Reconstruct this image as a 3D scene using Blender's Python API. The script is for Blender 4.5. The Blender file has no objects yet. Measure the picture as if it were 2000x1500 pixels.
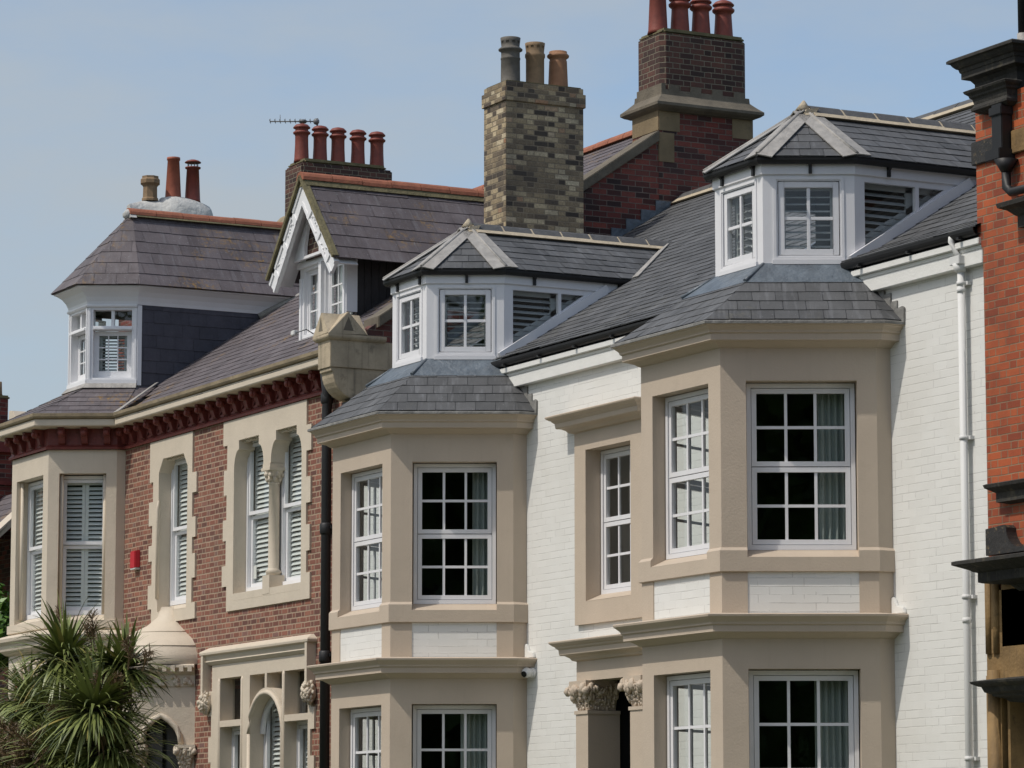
import bpy, bmesh, math, random
from mathutils import Vector, Matrix
from mathutils.geometry import tessellate_polygon
R = math.radians
random.seed(7)
S = bpy.context.scene
COL = S.collection

# ------------------------------------------------------------------ camera, sky, sun, exposure
CAM = Vector((30.0, -20.2, 1.6)); AZ = R(27.6); FPX = 7000.0; PITCH = math.atan(950.0 / FPX)
fh = Vector((-math.cos(AZ), math.sin(AZ), 0)); UPZ = Vector((0, 0, 1))
FW = fh * math.cos(PITCH) + UPZ * math.sin(PITCH)
RT = Vector((math.sin(AZ), math.cos(AZ), 0)); UP = RT.cross(FW)
cd = bpy.data.cameras.new('camera'); cam = bpy.data.objects.new('camera', cd); COL.objects.link(cam)
cd.sensor_width = 36; cd.lens = FPX / 2000 * 36; cd.clip_start = 0.5; cd.clip_end = 3000
cam.matrix_world = Matrix((( RT.x, UP.x, -FW.x, CAM.x), (RT.y, UP.y, -FW.y, CAM.y), (RT.z, UP.z, -FW.z, CAM.z), (0, 0, 0, 1)))
S.camera = cam

SUN_EL = R(54); SUN_AZ = R(3)     # azimuth off the street normal, towards the far end
W = bpy.data.worlds.new('World'); S.world = W; W.use_nodes = True
wn = W.node_tree.nodes; wl = W.node_tree.links
bg = wn['Background']; bg.inputs[1].default_value = 0.145
sky = wn.new('ShaderNodeTexSky'); sky.sky_type = 'NISHITA'; sky.sun_disc = False
sky.sun_elevation = SUN_EL; sky.sun_rotation = R(180) + SUN_AZ
sky.air_density = 1.0; sky.dust_density = 2.2; sky.ozone_density = 1.0
tc = wn.new('ShaderNodeTexCoord'); mp = wn.new('ShaderNodeMapping')
mp.inputs['Scale'].default_value = (3.0, 3.0, 9.0); mp.inputs['Rotation'].default_value = (0.25, 0.1, 0.4)
cn = wn.new('ShaderNodeTexNoise'); cn.inputs['Scale'].default_value = 2.6; cn.inputs['Detail'].default_value = 6; cn.inputs['Roughness'].default_value = 0.55
cr = wn.new('ShaderNodeMapRange'); cr.inputs[1].default_value = 0.36; cr.inputs[2].default_value = 0.66; cr.inputs[3].default_value = 0.25; cr.inputs[4].default_value = 0.92
mx = wn.new('ShaderNodeMix'); mx.data_type = 'RGBA'; mx.inputs[7].default_value = (2.95, 3.3, 3.6, 1)
wl.new(tc.outputs['Generated'], mp.inputs[0]); wl.new(mp.outputs[0], cn.inputs['Vector']); wl.new(cn.outputs['Fac'], cr.inputs[0])
hv = wn.new('ShaderNodeVectorMath'); hv.operation = 'DOT_PRODUCT'; hv.inputs[1].default_value = (-0.62, -0.52, -0.59)   # thin haze thickens towards the sea end and the horizon
hm = wn.new('ShaderNodeMapRange'); hm.inputs[1].default_value = 0.14; hm.inputs[2].default_value = 0.36; hm.inputs[3].default_value = -0.26; hm.inputs[4].default_value = 0.25
ha = wn.new('ShaderNodeMath'); ha.operation = 'ADD'; ha.use_clamp = True
wl.new(tc.outputs['Generated'], hv.inputs[0]); wl.new(hv.outputs['Value'], hm.inputs[0]); wl.new(hm.outputs[0], ha.inputs[0]); wl.new(cr.outputs[0], ha.inputs[1]); wl.new(ha.outputs[0], mx.inputs[0]); wl.new(sky.outputs[0], mx.inputs[6]); wl.new(mx.outputs[2], bg.inputs[0])
sd = bpy.data.lights.new('sun', 'SUN'); sd.energy = 2.5; sd.angle = R(0.6); sd.color = (1.0, 0.94, 0.85)
sun = bpy.data.objects.new('sun', sd); COL.objects.link(sun)
sdir = Vector((-math.sin(SUN_AZ) * math.cos(SUN_EL), -math.cos(SUN_AZ) * math.cos(SUN_EL), math.sin(SUN_EL)))
sun.rotation_euler = sdir.to_track_quat('Z', 'Y').to_euler()
S.view_settings.view_transform = 'Standard'; S.view_settings.look = 'None'
S.view_settings.exposure = 0.06; S.view_settings.gamma = 1

# ------------------------------------------------------------------ survey helpers: a sight line meets a real plane
def ray(px, py): return FW + RT * ((px - 1000) / FPX) - UP * ((py - 750) / FPX)
def oy(px, py, Y=0.0):
    d = ray(px, py); return CAM + d * ((Y - CAM.y) / d.y)
def ox(px, py, X):
    d = ray(px, py); return CAM + d * ((X - CAM.x) / d.x)
def zy(px, py, Y=0.0): return oy(px, py, Y).z
def xy(px, py, Y=0.0): return oy(px, py, Y).x

# ------------------------------------------------------------------ mesh builder
class Fr:
    """local frame: a along, d outward, z up"""
    def __init__(s, o, u=(1, 0, 0)):
        s.o = Vector((o[0], o[1], o[2] if len(o) > 2 else 0)); s.u = Vector((u[0], u[1], 0)).normalized()
        s.n = Vector((s.u.y, -s.u.x, 0))
    def __call__(s, a, d, z): return s.o + s.u * a + s.n * d + Vector((0, 0, z))
FRONT = Fr((0, 0, 0), (1, 0, 0))          # a = X, d = -Y
SIDE = Fr((0, 0, 0), (0, 1, 0))           # faces +X : a = Y, d = X
class MB:
    def __init__(s, fr=None): s.bm = bmesh.new(); s.fr = fr or FRONT
    def face(s, pts):
        vs = [s.bm.verts.new(p) for p in pts]
        try: return s.bm.faces.new(vs)
        except ValueError: return None
    def lf(s, pts): return s.face([s.fr(*p) for p in pts])
    def prism(s, pts, vec):
        vec = Vector(vec); pts = [Vector(p) for p in pts]; top = [p + vec for p in pts]; n = len(pts)
        s.face(list(reversed(pts))); s.face(top)
        for i in range(n):
            j = (i + 1) % n; s.face([pts[i], pts[j], top[j], top[i]])
    def box(s, a0, a1, d0, d1, z0, z1):
        f = s.fr
        P = [f(a0, d0, z0), f(a1, d0, z0), f(a1, d0, z1), f(a0, d0, z1)]
        s.prism(P, f.n * (d1 - d0))
    def beam(s, p, q, w, h, up=(0, 0, 1)):
        p = Vector(p); q = Vector(q); t = (q - p).normalized(); sd_ = t.cross(Vector(up)).normalized(); u = sd_.cross(t)
        c = [p + sd_ * (w / 2 * i) + u * (h / 2 * j) for i, j in ((-1, -1), (1, -1), (1, 1), (-1, 1))]
        s.prism(c, q - p)
    def tube(s, pts, r, n=10, caps=True):
        pts = [Vector(p) for p in pts]; rings = []
        rr = r if isinstance(r, (list, tuple)) else [r] * len(pts)
        for i, p in enumerate(pts):
            t = ((pts[i] - pts[i - 1]).normalized() if i else Vector()) + ((pts[i + 1] - pts[i]).normalized() if i < len(pts) - 1 else Vector())
            t.normalize(); a = t.orthogonal() if abs(t.z) > 0.95 else t.cross(UPZ); a.normalize(); b = t.cross(a)
            rings.append([s.bm.verts.new(p + (a * math.cos(k * 2 * math.pi / n) + b * math.sin(k * 2 * math.pi / n)) * rr[i]) for k in range(n)])
        s.skin(rings, caps)
    def skin(s, rings, caps=True, smooth=True, holes=()):
        for i_, (A, B) in enumerate(zip(rings, rings[1:])):
            n = len(A)
            for k in range(n):
                if i_ in holes and k % 2: continue
                f = s.bm.faces.new((A[k], A[(k + 1) % n], B[(k + 1) % n], B[k])); f.smooth = smooth
        if caps:
            try: s.bm.faces.new(list(reversed(rings[0]))); s.bm.faces.new(rings[-1])
            except ValueError: pass
    def lathe(s, c, prof, n=20, smooth=True, rot=0.0, holes=()):
        c = Vector(c); rings = []
        for r, z in prof:
            rings.append([s.bm.verts.new(c + Vector((r * math.cos(rot + k * 2 * math.pi / n), r * math.sin(rot + k * 2 * math.pi / n), z))) for k in range(n)])
        s.skin(rings, True, smooth, holes)
    def ball(s, c, r, sc=(1, 1, 1), n=8, jit=0.0):
        m = Matrix.Translation(Vector(c)) @ Matrix.Diagonal((r * sc[0], r * sc[1], r * sc[2], 1))
        g = bmesh.ops.create_uvsphere(s.bm, u_segments=n + 2, v_segments=n - 1, radius=1, matrix=m)
        for v in g['verts']:
            if jit: v.co += Vector((random.uniform(-jit, jit), random.uniform(-jit, jit), random.uniform(-jit, jit)))
            for f in v.link_faces: f.smooth = True
    def holed(s, outer, holes, d0, d1=None, back=None, side=False):
        """flat sheet at d0 with holes; reveals go from d0 to d1; optional outer edge to back (all in the local frame)"""
        loops = [[Vector((a, z, 0)) for a, z in outer]] + [[Vector((a, z, 0)) for a, z in h] for h in holes]
        tri = tessellate_polygon(loops); flat = [p for l in loops for p in l]
        vs = [s.bm.verts.new(s.fr(p.x, d0, p.y)) for p in flat]
        for t in tri:
            try: s.bm.faces.new([vs[i] for i in t])
            except ValueError: pass
        if d1 is not None:
            for h in holes:
                for i in range(len(h)):
                    (a, z), (b, y) = h[i], h[(i + 1) % len(h)]
                    s.lf([(a, d0, z), (a, d1, z), (b, d1, y), (b, d0, y)])
        if back is not None:
            for i in range(len(outer)):
                (a, z), (b, y) = outer[i], outer[(i + 1) % len(outer)]
                s.lf([(a, d0, z), (b, d0, y), (b, back, y), (a, back, z)])
    def sweep(s, plan, prof, closed=False, ends=True):
        """profile (out, z) mitred along a plan polyline whose outside is on the right hand side of travel ... outward = (t.y,-t.x)"""
        P = [Vector((p[0], p[1], 0)) for p in plan]; n = len(P); rings = []
        for i in range(n):
            t0 = (P[i] - P[i - 1]).normalized() if i or closed else None
            t1 = (P[(i + 1) % n] - P[i]).normalized() if i < n - 1 or closed else None
            n0 = Vector((t0.y, -t0.x, 0)) if t0 else None; n1 = Vector((t1.y, -t1.x, 0)) if t1 else None
            if n0 and n1: m = (n0 + n1).normalized(); m = m / max(0.2, m.dot(n0))
            else: m = n0 or n1
            rings.append([s.bm.verts.new(P[i] + m * o + Vector((0, 0, z))) for o, z in prof])
        for A, B in zip(rings, rings[1:]):
            for k in range(len(prof) - 1): s.bm.faces.new((A[k], B[k], B[k + 1], A[k + 1]))
        if ends and not closed:
            try: s.bm.faces.new(rings[0]); s.bm.faces.new(list(reversed(rings[-1])))
            except ValueError: pass
    def join(s, other):
        me = bpy.data.meshes.new('tmp'); other.bm.to_mesh(me); s.bm.from_mesh(me); bpy.data.meshes.remove(me)
    def build(s, name, mat, parent=None, origin=None, bevel=0.0, fix=True):
        bm = s.bm; bm.normal_update()
        if bevel:
            bmesh.ops.remove_doubles(bm, verts=bm.verts, dist=0.0004)
            es = [e for e in bm.edges if len(e.link_faces) == 2 and e.calc_face_angle(0) > 0.5]
            bmesh.ops.bevel(bm, geom=es, offset=bevel, segments=2, affect='EDGES', clamp_overlap=True)
        if fix: bmesh.ops.recalc_face_normals(bm, faces=bm.faces)
        bm.normal_update()
        base = Vector(origin) if origin is not None else (Vector(ROOT_LOC.get(parent.name, (0, 0, 0))) if parent else Vector((0, 0, 0)))
        uv = bm.loops.layers.uv.new('UVMap')
        for f in bm.faces:
            nn = f.normal
            if abs(nn.z) > 0.985 or nn.length < 1e-6: t = Vector((1, 0, 0)); b = Vector((0, 1, 0))
            else: t = UPZ.cross(nn).normalized(); b = nn.cross(t)
            for l in f.loops: l[uv].uv = (l.vert.co.dot(t), l.vert.co.dot(b))
        for v in bm.verts: v.co -= base
        me = bpy.data.meshes.new(name); bm.to_mesh(me); bm.free()
        me.materials.append(mat)
        o = bpy.data.objects.new(name, me); COL.objects.link(o)
        if parent:
            o.parent = parent; pb = Vector(ROOT_LOC.get(parent.name, (0, 0, 0)))
            o.location = base - pb
            ROOT_LOC[o.name] = tuple(base)
        else: o.location = base; ROOT_LOC[o.name] = tuple(base)
        return o
ROOT_LOC = {}
def thing(name, label, cat, loc=(0, 0, 0), group=None):
    o = bpy.data.objects.new(name, None); COL.objects.link(o); o.location = loc; o.empty_display_size = 0.3
    ROOT_LOC[o.name] = tuple(loc); o['label'] = label; o['category'] = cat
    if group: o['group'] = group
    return o
def tag(o, label, cat, group=None):
    o['label'] = label; o['category'] = cat
    if group: o['group'] = group
    return o
def copy_part(o, loc, parent=None):
    c = o.copy(); COL.objects.link(c); c.parent = parent or o.parent
    c.location = Vector(loc) - Vector(ROOT_LOC.get((parent or o.parent).name, (0, 0, 0))); return c

# ------------------------------------------------------------------ materials
def newmat(name):
    m = bpy.data.materials.new(name); m.use_nodes = True; nt = m.node_tree
    return m, nt, nt.nodes['Principled BSDF']
def nmath(nt, op, a=None, b=None, c=None):
    n = nt.nodes.new('ShaderNodeMath'); n.operation = op
    for i, v in enumerate((a, b, c)):
        if v is None: continue
        if isinstance(v, (int, float)): n.inputs[i].default_value = v
        else: nt.links.new(v, n.inputs[i])
    return n.outputs[0]
def nnoise(nt, scale, detail=4, vec=None, rough=0.55):
    n = nt.nodes.new('ShaderNodeTexNoise'); n.inputs['Scale'].default_value = scale; n.inputs['Detail'].default_value = detail; n.inputs['Roughness'].default_value = rough
    if vec is not None: nt.links.new(vec, n.inputs['Vector'])
    return n.outputs['Fac']
def nmap(nt, v, a, b, c=0.0, d=1.0):
    n = nt.nodes.new('ShaderNodeMapRange'); n.inputs[1].default_value = a; n.inputs[2].default_value = b; n.inputs[3].default_value = c; n.inputs[4].default_value = d
    nt.links.new(v, n.inputs[0]); return n.outputs[0]
def nmix(nt, f, a, b, mode='MIX'):
    n = nt.nodes.new('ShaderNodeMix'); n.data_type = 'RGBA'; n.blend_type = mode
    for i, v in ((0, f), (6, a), (7, b)):
        if isinstance(v, (int, float)): n.inputs[i].default_value = v
        elif isinstance(v, tuple): n.inputs[i].default_value = (v[0], v[1], v[2], 1)
        else: nt.links.new(v, n.inputs[i])
    return n.outputs[2]
def nramp(nt, v, stops, interp='LINEAR'):
    n = nt.nodes.new('ShaderNodeValToRGB'); cr_ = n.color_ramp; cr_.interpolation = interp
    while len(cr_.elements) < len(stops): cr_.elements.new(0.5)
    for e, (p, c) in zip(cr_.elements, stops): e.position = p; e.color = (c[0], c[1], c[2], 1)
    nt.links.new(v, n.inputs[0]); return n.outputs[0]
def nbump(nt, bsdf, h, strength=0.3, dist=0.01):
    n = nt.nodes.new('ShaderNodeBump'); n.inputs['Strength'].default_value = strength; n.inputs['Distance'].default_value = dist
    nt.links.new(h, n.inputs['Height']); nt.links.new(n.outputs[0], bsdf.inputs['Normal'])
def ncoord(nt, k='Object'):
    return nt.nodes.new('ShaderNodeTexCoord').outputs[k]
def nscale(nt, v, s):
    n = nt.nodes.new('ShaderNodeMapping'); n.inputs['Scale'].default_value = s; nt.links.new(v, n.inputs[0]); return n.outputs[0]

def paint(name, col, rough=0.5, var=0.12, stain=(0.25, 0.22, 0.18), stain_amt=0.25, sc=3.0, bump=0.12, fine=60, streak=0.0):
    m, nt, b = newmat(name); co = ncoord(nt)
    n1 = nnoise(nt, sc, 5, co); n2 = nnoise(nt, sc * 0.35, 3, co)
    dark = tuple(c * (1 - var) for c in col); lite = tuple(min(1, c * (1 + var * 0.6)) for c in col)
    c = nmix(nt, nmap(nt, n1, 0.3, 0.7), dark, lite)
    st = nmap(nt, nnoise(nt, sc * 1.7, 8, co, 0.7), 0.58, 0.8, 0, stain_amt)
    c = nmix(nt, st, c, stain)
    if streak:
        sv = nscale(nt, co, (9, 9, 0.5)); s2 = nmap(nt, nnoise(nt, 1.6, 5, sv, 0.65), 0.55, 0.8, 0, streak)
        c = nmix(nt, s2, c, stain)
    nt.links.new(c, b.inputs['Base Color']); b.inputs['Roughness'].default_value = rough
    if bump: nbump(nt, b, nmath(nt, 'ADD', nnoise(nt, fine, 3, co), nmath(nt, 'MULTIPLY', nnoise(nt, sc * 2.2, 4, co), 2.0)), bump, 0.012)
    return m

def brick(name, stops, mortar, L=0.225, H=0.075, bond='flemish', mort=0.011, bump=0.5, soot=0.0, sootcol=(0.03, 0.03, 0.03), seed=0.0, rough=0.85, mvar=0.3, stain=None, perp=1.0, fill=0.0):
    m, nt, b = newmat(name); co = ncoord(nt); uv = ncoord(nt, 'UV')
    wob = nt.nodes.new('ShaderNodeTexNoise'); wob.inputs['Scale'].default_value = 5; nt.links.new(uv, wob.inputs['Vector'])
    wv = nt.nodes.new('ShaderNodeVectorMath'); wv.operation = 'MULTIPLY_ADD'; nt.links.new(wob.outputs['Color'], wv.inputs[0]); wv.inputs[1].default_value = (0.012, 0.012, 0); nt.links.new(uv, wv.inputs[2])
    sp = nt.nodes.new('ShaderNodeSeparateXYZ'); nt.links.new(wv.outputs[0], sp.inputs[0]); u, v = sp.outputs[0], sp.outputs[1]
    vr = nmath(nt, 'DIVIDE', v, H); row = nmath(nt, 'FLOOR', vr); fy = nmath(nt, 'MULTIPLY', nmath(nt, 'FRACT', vr), H)
    dy = nmath(nt, 'MINIMUM', fy, nmath(nt, 'SUBTRACT', H, fy))
    odd = nmath(nt, 'MODULO', nmath(nt, 'ABSOLUTE', row), 2.0)
    if bond == 'flemish': P = 1.5 * L; off = 0.75 * L
    else: P = L; off = 0.5 * L
    t = nmath(nt, 'DIVIDE', nmath(nt, 'ADD', u, nmath(nt, 'MULTIPLY', odd, off)), P)
    k = nmath(nt, 'FLOOR', t); x = nmath(nt, 'MULTIPLY', nmath(nt, 'FRACT', t), P)
    if bond == 'flemish':
        hd = nmath(nt, 'GREATER_THAN', x, L)
        xx = nmath(nt, 'SUBTRACT', x, nmath(nt, 'MULTIPLY', hd, L)); ww = nmath(nt, 'SUBTRACT', L, nmath(nt, 'MULTIPLY', hd, L / 2))
        kid = nmath(nt, 'ADD', nmath(nt, 'MULTIPLY', k, 2.0), hd)
    else: xx = x; ww = L; kid = k
    dx = nmath(nt, 'MINIMUM', xx, nmath(nt, 'SUBTRACT', ww, xx))
    if perp < 1: dx = nmath(nt, 'ADD', dx, nmap(nt, nnoise(nt, 3.1, 3, uv), 0.46, 0.56, 0.0, 0.02))
    if fill: dy = nmath(nt, 'ADD', dy, nmap(nt, nnoise(nt, 1.9, 4, nscale(nt, uv, (1, 2.5, 1)), 0.7), 0.47, 0.62, 0.0, 0.006))
    de = nmath(nt, 'MINIMUM', dx, dy)
    rag = nmath(nt, 'MULTIPLY', nmath(nt, 'SUBTRACT', nnoise(nt, 45, 3, uv), 0.5), 0.008)
    mask = nmap(nt, nmath(nt, 'ADD', de, rag), mort * 0.35, mort * 0.75)
    cb = nt.nodes.new('ShaderNodeCombineXYZ'); nt.links.new(kid, cb.inputs[0]); nt.links.new(row, cb.inputs[1]); cb.inputs[2].default_value = seed
    wnz = nt.nodes.new('ShaderNodeTexWhiteNoise'); nt.links.new(cb.outputs[0], wnz.inputs['Vector'])
    bc = nramp(nt, wnz.outputs['Value'], stops)
    bc = nmix(nt, nmap(nt, nnoise(nt, 40, 4, uv), 0.35, 0.75, 0, mvar), bc, tuple(x_ * 0.45 for x_ in stops[0][1]))
    mc = nmix(nt, nmap(nt, nnoise(nt, 4, 5, co), 0.35, 0.7), tuple(x_ * 0.75 for x_ in mortar), mortar)
    c = nmix(nt, mask, mc, bc)
    if soot: c = nmix(nt, nmap(nt, nnoise(nt, 1.4, 7, co, 0.65), 0.42, 0.68, 0, soot), c, sootcol)
    if stain: c = nmix(nt, nmap(nt, nnoise(nt, 0.9, 6, co, 0.6), 0.5, 0.72, 0, stain[0]), c, stain[1])
    nt.links.new(c, b.inputs['Base Color']); b.inputs['Roughness'].default_value = rough
    nbump(nt, b, nmath(nt, 'ADD', mask, nmath(nt, 'MULTIPLY', nnoise(nt, 70, 3, uv), 0.35)), bump, 0.008)
    return m

def slate(name, a, b_, streak=0.35, lichen=0.0, spots=0.70, lich=(0.3, 0.17, 0.03), rough=0.5, pale=(0.28, 0.29, 0.31)):
    m, nt, b = newmat(name); co = ncoord(nt); uv = ncoord(nt, 'UV')
    g = nt.nodes.new('ShaderNodeNewGeometry'); rnd = g.outputs['Random Per Island']
    c = nmix(nt, rnd, a, b_)
    c = nmix(nt, nmap(nt, nnoise(nt, 5, 5, co), 0.3, 0.75, 0, 0.35), c, tuple(x * 0.6 for x in a))
    sv = nscale(nt, uv, (11, 1.3, 1))
    c = nmix(nt, nmap(nt, nnoise(nt, 1.0, 5, sv, 0.65), 0.52, 0.8, 0, streak), c, pale)
    sp = nmap(nt, nnoise(nt, 38, 3, co), spots, spots + 0.08, 0, 0.55); c = nmix(nt, sp, c, pale)
    c = nmix(nt, nmap(nt, nnoise(nt, 1.5, 5, co, 0.6), 0.45, 0.7, 0, 0.3), c, tuple(x * 1.7 for x in b_))
    if lichen:
        lk = nmath(nt, 'MULTIPLY', nmap(nt, nnoise(nt, 1.1, 4, co), 0.55, 0.7), nmap(nt, nnoise(nt, 14, 5, co, 0.7), 0.5, 0.62, 0, lichen)); c = nmix(nt, lk, c, lich)
    nt.links.new(c, b.inputs['Base Color'])
    nt.links.new(nmap(nt, nnoise(nt, 9, 4, co), 0.3, 0.7, rough - 0.08, rough + 0.15), b.inputs['Roughness'])
    nbump(nt, b, nnoise(nt, 26, 5, co, 0.65), 0.25, 0.01)
    return m

M = {}
M['wbrick'] = brick('white_painted_brick', [(0, (0.715, 0.71, 0.675)), (1, (0.75, 0.745, 0.71))], (0.715, 0.705, 0.67), L=0.235, H=0.084, bond='stretcher', mort=0.009, bump=0.25, perp=0, fill=1, rough=0.55, mvar=0.04, stain=(0.25, (0.57, 0.54, 0.47)))
M['wpaint'] = paint('white_masonry_paint', (0.74, 0.735, 0.70), 0.5, 0.05, (0.45, 0.42, 0.35), 0.2, 3, 0.25, 50)
M['beige'] = paint('beige_masonry_paint', (0.505, 0.418, 0.325), 0.66, 0.06, (0.33, 0.27, 0.2), 0.25, 1.6, 0.22, 45, streak=0.16)
M['cream'] = paint('cream_stone_paint', (0.605, 0.525, 0.415), 0.62, 0.06, (0.33, 0.28, 0.2), 0.2, 2.2, 0.3, 40, streak=0.12)
M['pvc'] = paint('white_window_frame', (0.74, 0.735, 0.745), 0.38, 0.03, (0.5, 0.47, 0.43), 0.12, 3, 0.05, 30, streak=0.12)
M['gloss'] = paint('white_gloss_timber', (0.78, 0.78, 0.79), 0.35, 0.03, (0.5, 0.48, 0.45), 0.15, 4, 0.1, 30)
M['abrick'] = brick('red_flemish_brick', [(0, (0.12, 0.05, 0.038)), (0.3, (0.19, 0.068, 0.046)), (0.65, (0.25, 0.095, 0.062)), (0.85, (0.31, 0.125, 0.08)), (1, (0.19, 0.10, 0.085))], (0.40, 0.295, 0.205), L=0.205, H=0.0765, mort=0.016, bump=0.45, stain=(0.3, (0.17, 0.13, 0.09)))
M['gbrick'] = brick('dark_red_gable_brick', [(0, (0.03, 0.014, 0.013)), (0.25, (0.10, 0.026, 0.021)), (0.6, (0.20, 0.045, 0.033)), (0.85, (0.26, 0.065, 0.044)), (1, (0.04, 0.02, 0.02))], (0.20, 0.155, 0.125), L=0.23, H=0.08, bond='stretcher', mort=0.011, bump=0.6, soot=0.45, seed=3)
M['sbrick'] = brick('sooty_and_shaded_brick', [(0, (0.03, 0.016, 0.013)), (0.5, (0.085, 0.035, 0.026)), (1, (0.14, 0.058, 0.04))], (0.24, 0.21, 0.15), L=0.23, H=0.08, bond='flemish', mort=0.011, bump=0.6, soot=0.4, seed=5)
M['ybrick'] = brick('buff_stock_brick', [(0, (0.045, 0.036, 0.030)), (0.18, (0.14, 0.108, 0.078)), (0.4, (0.28, 0.215, 0.135)), (0.65, (0.42, 0.325, 0.195)), (0.83, (0.58, 0.465, 0.29)), (0.95, (0.68, 0.58, 0.40)), (1, (0.40, 0.21, 0.11))], (0.29, 0.235, 0.16), L=0.215, H=0.072, bond='flemish', mort=0.012, bump=0.7, soot=0.6, sootcol=(0.065, 0.054, 0.044), seed=9, mvar=0.5)
M['dbrick'] = brick('orange_red_pressed_brick', [(0, (0.26, 0.05, 0.018)), (0.5, (0.41, 0.085, 0.026)), (1, (0.48, 0.11, 0.032))], (0.27, 0.20, 0.12), L=0.225, H=0.078, mort=0.010, bump=0.4, soot=0.5, sootcol=(0.09, 0.03, 0.018), seed=2, rough=0.7, mvar=0.15)
M['slate'] = slate('grey_slate', (0.062, 0.064, 0.066), (0.098, 0.100, 0.103), 0.42, 0.35, 0.67, (0.16, 0.15, 0.10), rough=0.66)
M['pslate'] = slate('purple_slate', (0.082, 0.068, 0.072), (0.122, 0.104, 0.109), 0.34, 1.0, 0.63, rough=0.68)
M['cslate'] = slate('dark_cheek_slate', (0.05, 0.05, 0.065), (0.07, 0.068, 0.085), 0.15, rough=0.6, pale=(0.13, 0.13, 0.15))
M['lead'] = paint('pale_lead', (0.33, 0.315, 0.29), 0.6, 0.25, (0.24, 0.19, 0.13), 0.75, 7, 0.5, 18)
M['oldlead'] = paint('weathered_lead', (0.22, 0.215, 0.20), 0.7, 0.3, (0.12, 0.10, 0.08), 0.6, 8, 0.5, 25)
M['dlead'] = paint('dark_lead', (0.115, 0.14, 0.165), 0.42, 0.3, (0.27, 0.3, 0.32), 0.45, 5, 1.0, 9, streak=0.3)
M['mortar'] = paint('ridge_mortar', (0.46, 0.39, 0.28), 0.85, 0.15, (0.25, 0.2, 0.14), 0.4, 8, 0.4, 40)
M['ridge'] = paint('grey_ridge_tile', (0.085, 0.085, 0.085), 0.7, 0.2, (0.24, 0.22, 0.18), 0.35, 9, 0.3, 40)
M['rridge'] = paint('red_clay_ridge_tile', (0.31, 0.11, 0.06), 0.8, 0.2, (0.3, 0.19, 0.05), 0.7, 7, 0.3, 40)
M['black'] = paint('black_plastic', (0.010, 0.010, 0.011), 0.55, 0.2, (0.05, 0.05, 0.05), 0.3, 5, 0.05, 30)
M['blackp'] = paint('black_board_and_porch_shade', (0.02, 0.021, 0.024), 0.5, 0.2, (0.06, 0.06, 0.06), 0.3, 5, 0.1, 30)
M['pot'] = paint('red_clay_pot', (0.21, 0.045, 0.028), 0.6, 0.25, (0.09, 0.035, 0.028), 0.5, 6, 0.12, 40, streak=0.35)
M['opot'] = paint('orange_clay_pot', (0.31, 0.085, 0.045), 0.65, 0.2, (0.16, 0.07, 0.04), 0.4, 6, 0.12, 40)
M['bpot'] = paint('buff_clay_pot', (0.25, 0.165, 0.09), 0.75, 0.25, (0.1, 0.085, 0.06), 0.6, 5, 0.2, 40, streak=0.3)
M['gpot'] = paint('sooty_grey_pot', (0.115, 0.105, 0.09), 0.75, 0.3, (0.2, 0.15, 0.09), 0.5, 5, 0.2, 40, streak=0.35)
M['tpot'] = paint('orange_buff_pot', (0.30, 0.15, 0.075), 0.75, 0.25, (0.12, 0.075, 0.05), 0.5, 5, 0.2, 40, streak=0.3)
M['stone'] = paint('weathered_stone', (0.25, 0.20, 0.125), 0.85, 0.3, (0.06, 0.055, 0.045), 0.75, 2.6, 0.5, 35, streak=0.3)
M['kstone'] = paint('stained_cream_stone', (0.44, 0.365, 0.255), 0.85, 0.25, (0.09, 0.078, 0.055), 0.9, 3.0, 0.5, 35, streak=0.6)
M['cstone'] = paint('grey_weathered_coping', (0.15, 0.128, 0.095), 0.9, 0.3, (0.05, 0.047, 0.04), 0.7, 3.0, 0.5, 35, streak=0.3)
M['qstone'] = paint('tan_quoin_stone', (0.22, 0.165, 0.095), 0.9, 0.25, (0.07, 0.06, 0.045), 0.6, 2.5, 0.4, 35)
M['wstone'] = paint('stained_shaded_stone', (0.31, 0.265, 0.18), 0.9, 0.3, (0.08, 0.07, 0.052), 0.9, 3.0, 0.5, 35, streak=0.4)  # stained stone, base colour also darkened for the kneeler's unlit side
M['mossy'] = paint('mossy_mortar_cap', (0.16, 0.14, 0.075), 0.95, 0.35, (0.22, 0.17, 0.03), 0.7, 6, 0.7, 30)
M['dstone'] = paint('blackened_stone', (0.034, 0.032, 0.028), 0.88, 0.45, (0.17, 0.145, 0.09), 0.8, 3.4, 0.6, 30, streak=0.35)
M['gstone'] = paint('golden_brown_stone', (0.25, 0.155, 0.06), 0.75, 0.4, (0.035, 0.026, 0.018), 0.9, 2.6, 0.5, 30, streak=0.75)
M['fstone'] = paint('flaked_black_stone', (0.026, 0.024, 0.022), 0.6, 0.3, (0.36, 0.26, 0.13), 0.95, 9.0, 0.3, 35)
M['oxred'] = paint('oxide_red_paint', (0.165, 0.032, 0.024), 0.55, 0.25, (0.07, 0.03, 0.025), 0.45, 6, 0.3, 30, streak=0.2)
M['cement'] = paint('white_cement', (0.5, 0.5, 0.48), 0.9, 0.2, (0.25, 0.23, 0.2), 0.6, 5, 0.9, 14, streak=0.3)
M['alarm'] = paint('red_plastic', (0.5, 0.02, 0.035), 0.35, 0.05, (0.3, 0.03, 0.03), 0.1, 6, 0.0)
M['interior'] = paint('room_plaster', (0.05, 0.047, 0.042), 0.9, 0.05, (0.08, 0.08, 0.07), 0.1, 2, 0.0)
M['curtain'] = paint('grey_green_curtain', (0.36, 0.40, 0.37), 0.9, 0.08, (0.3, 0.33, 0.3), 0.2, 3, 0.2, 80)
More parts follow.
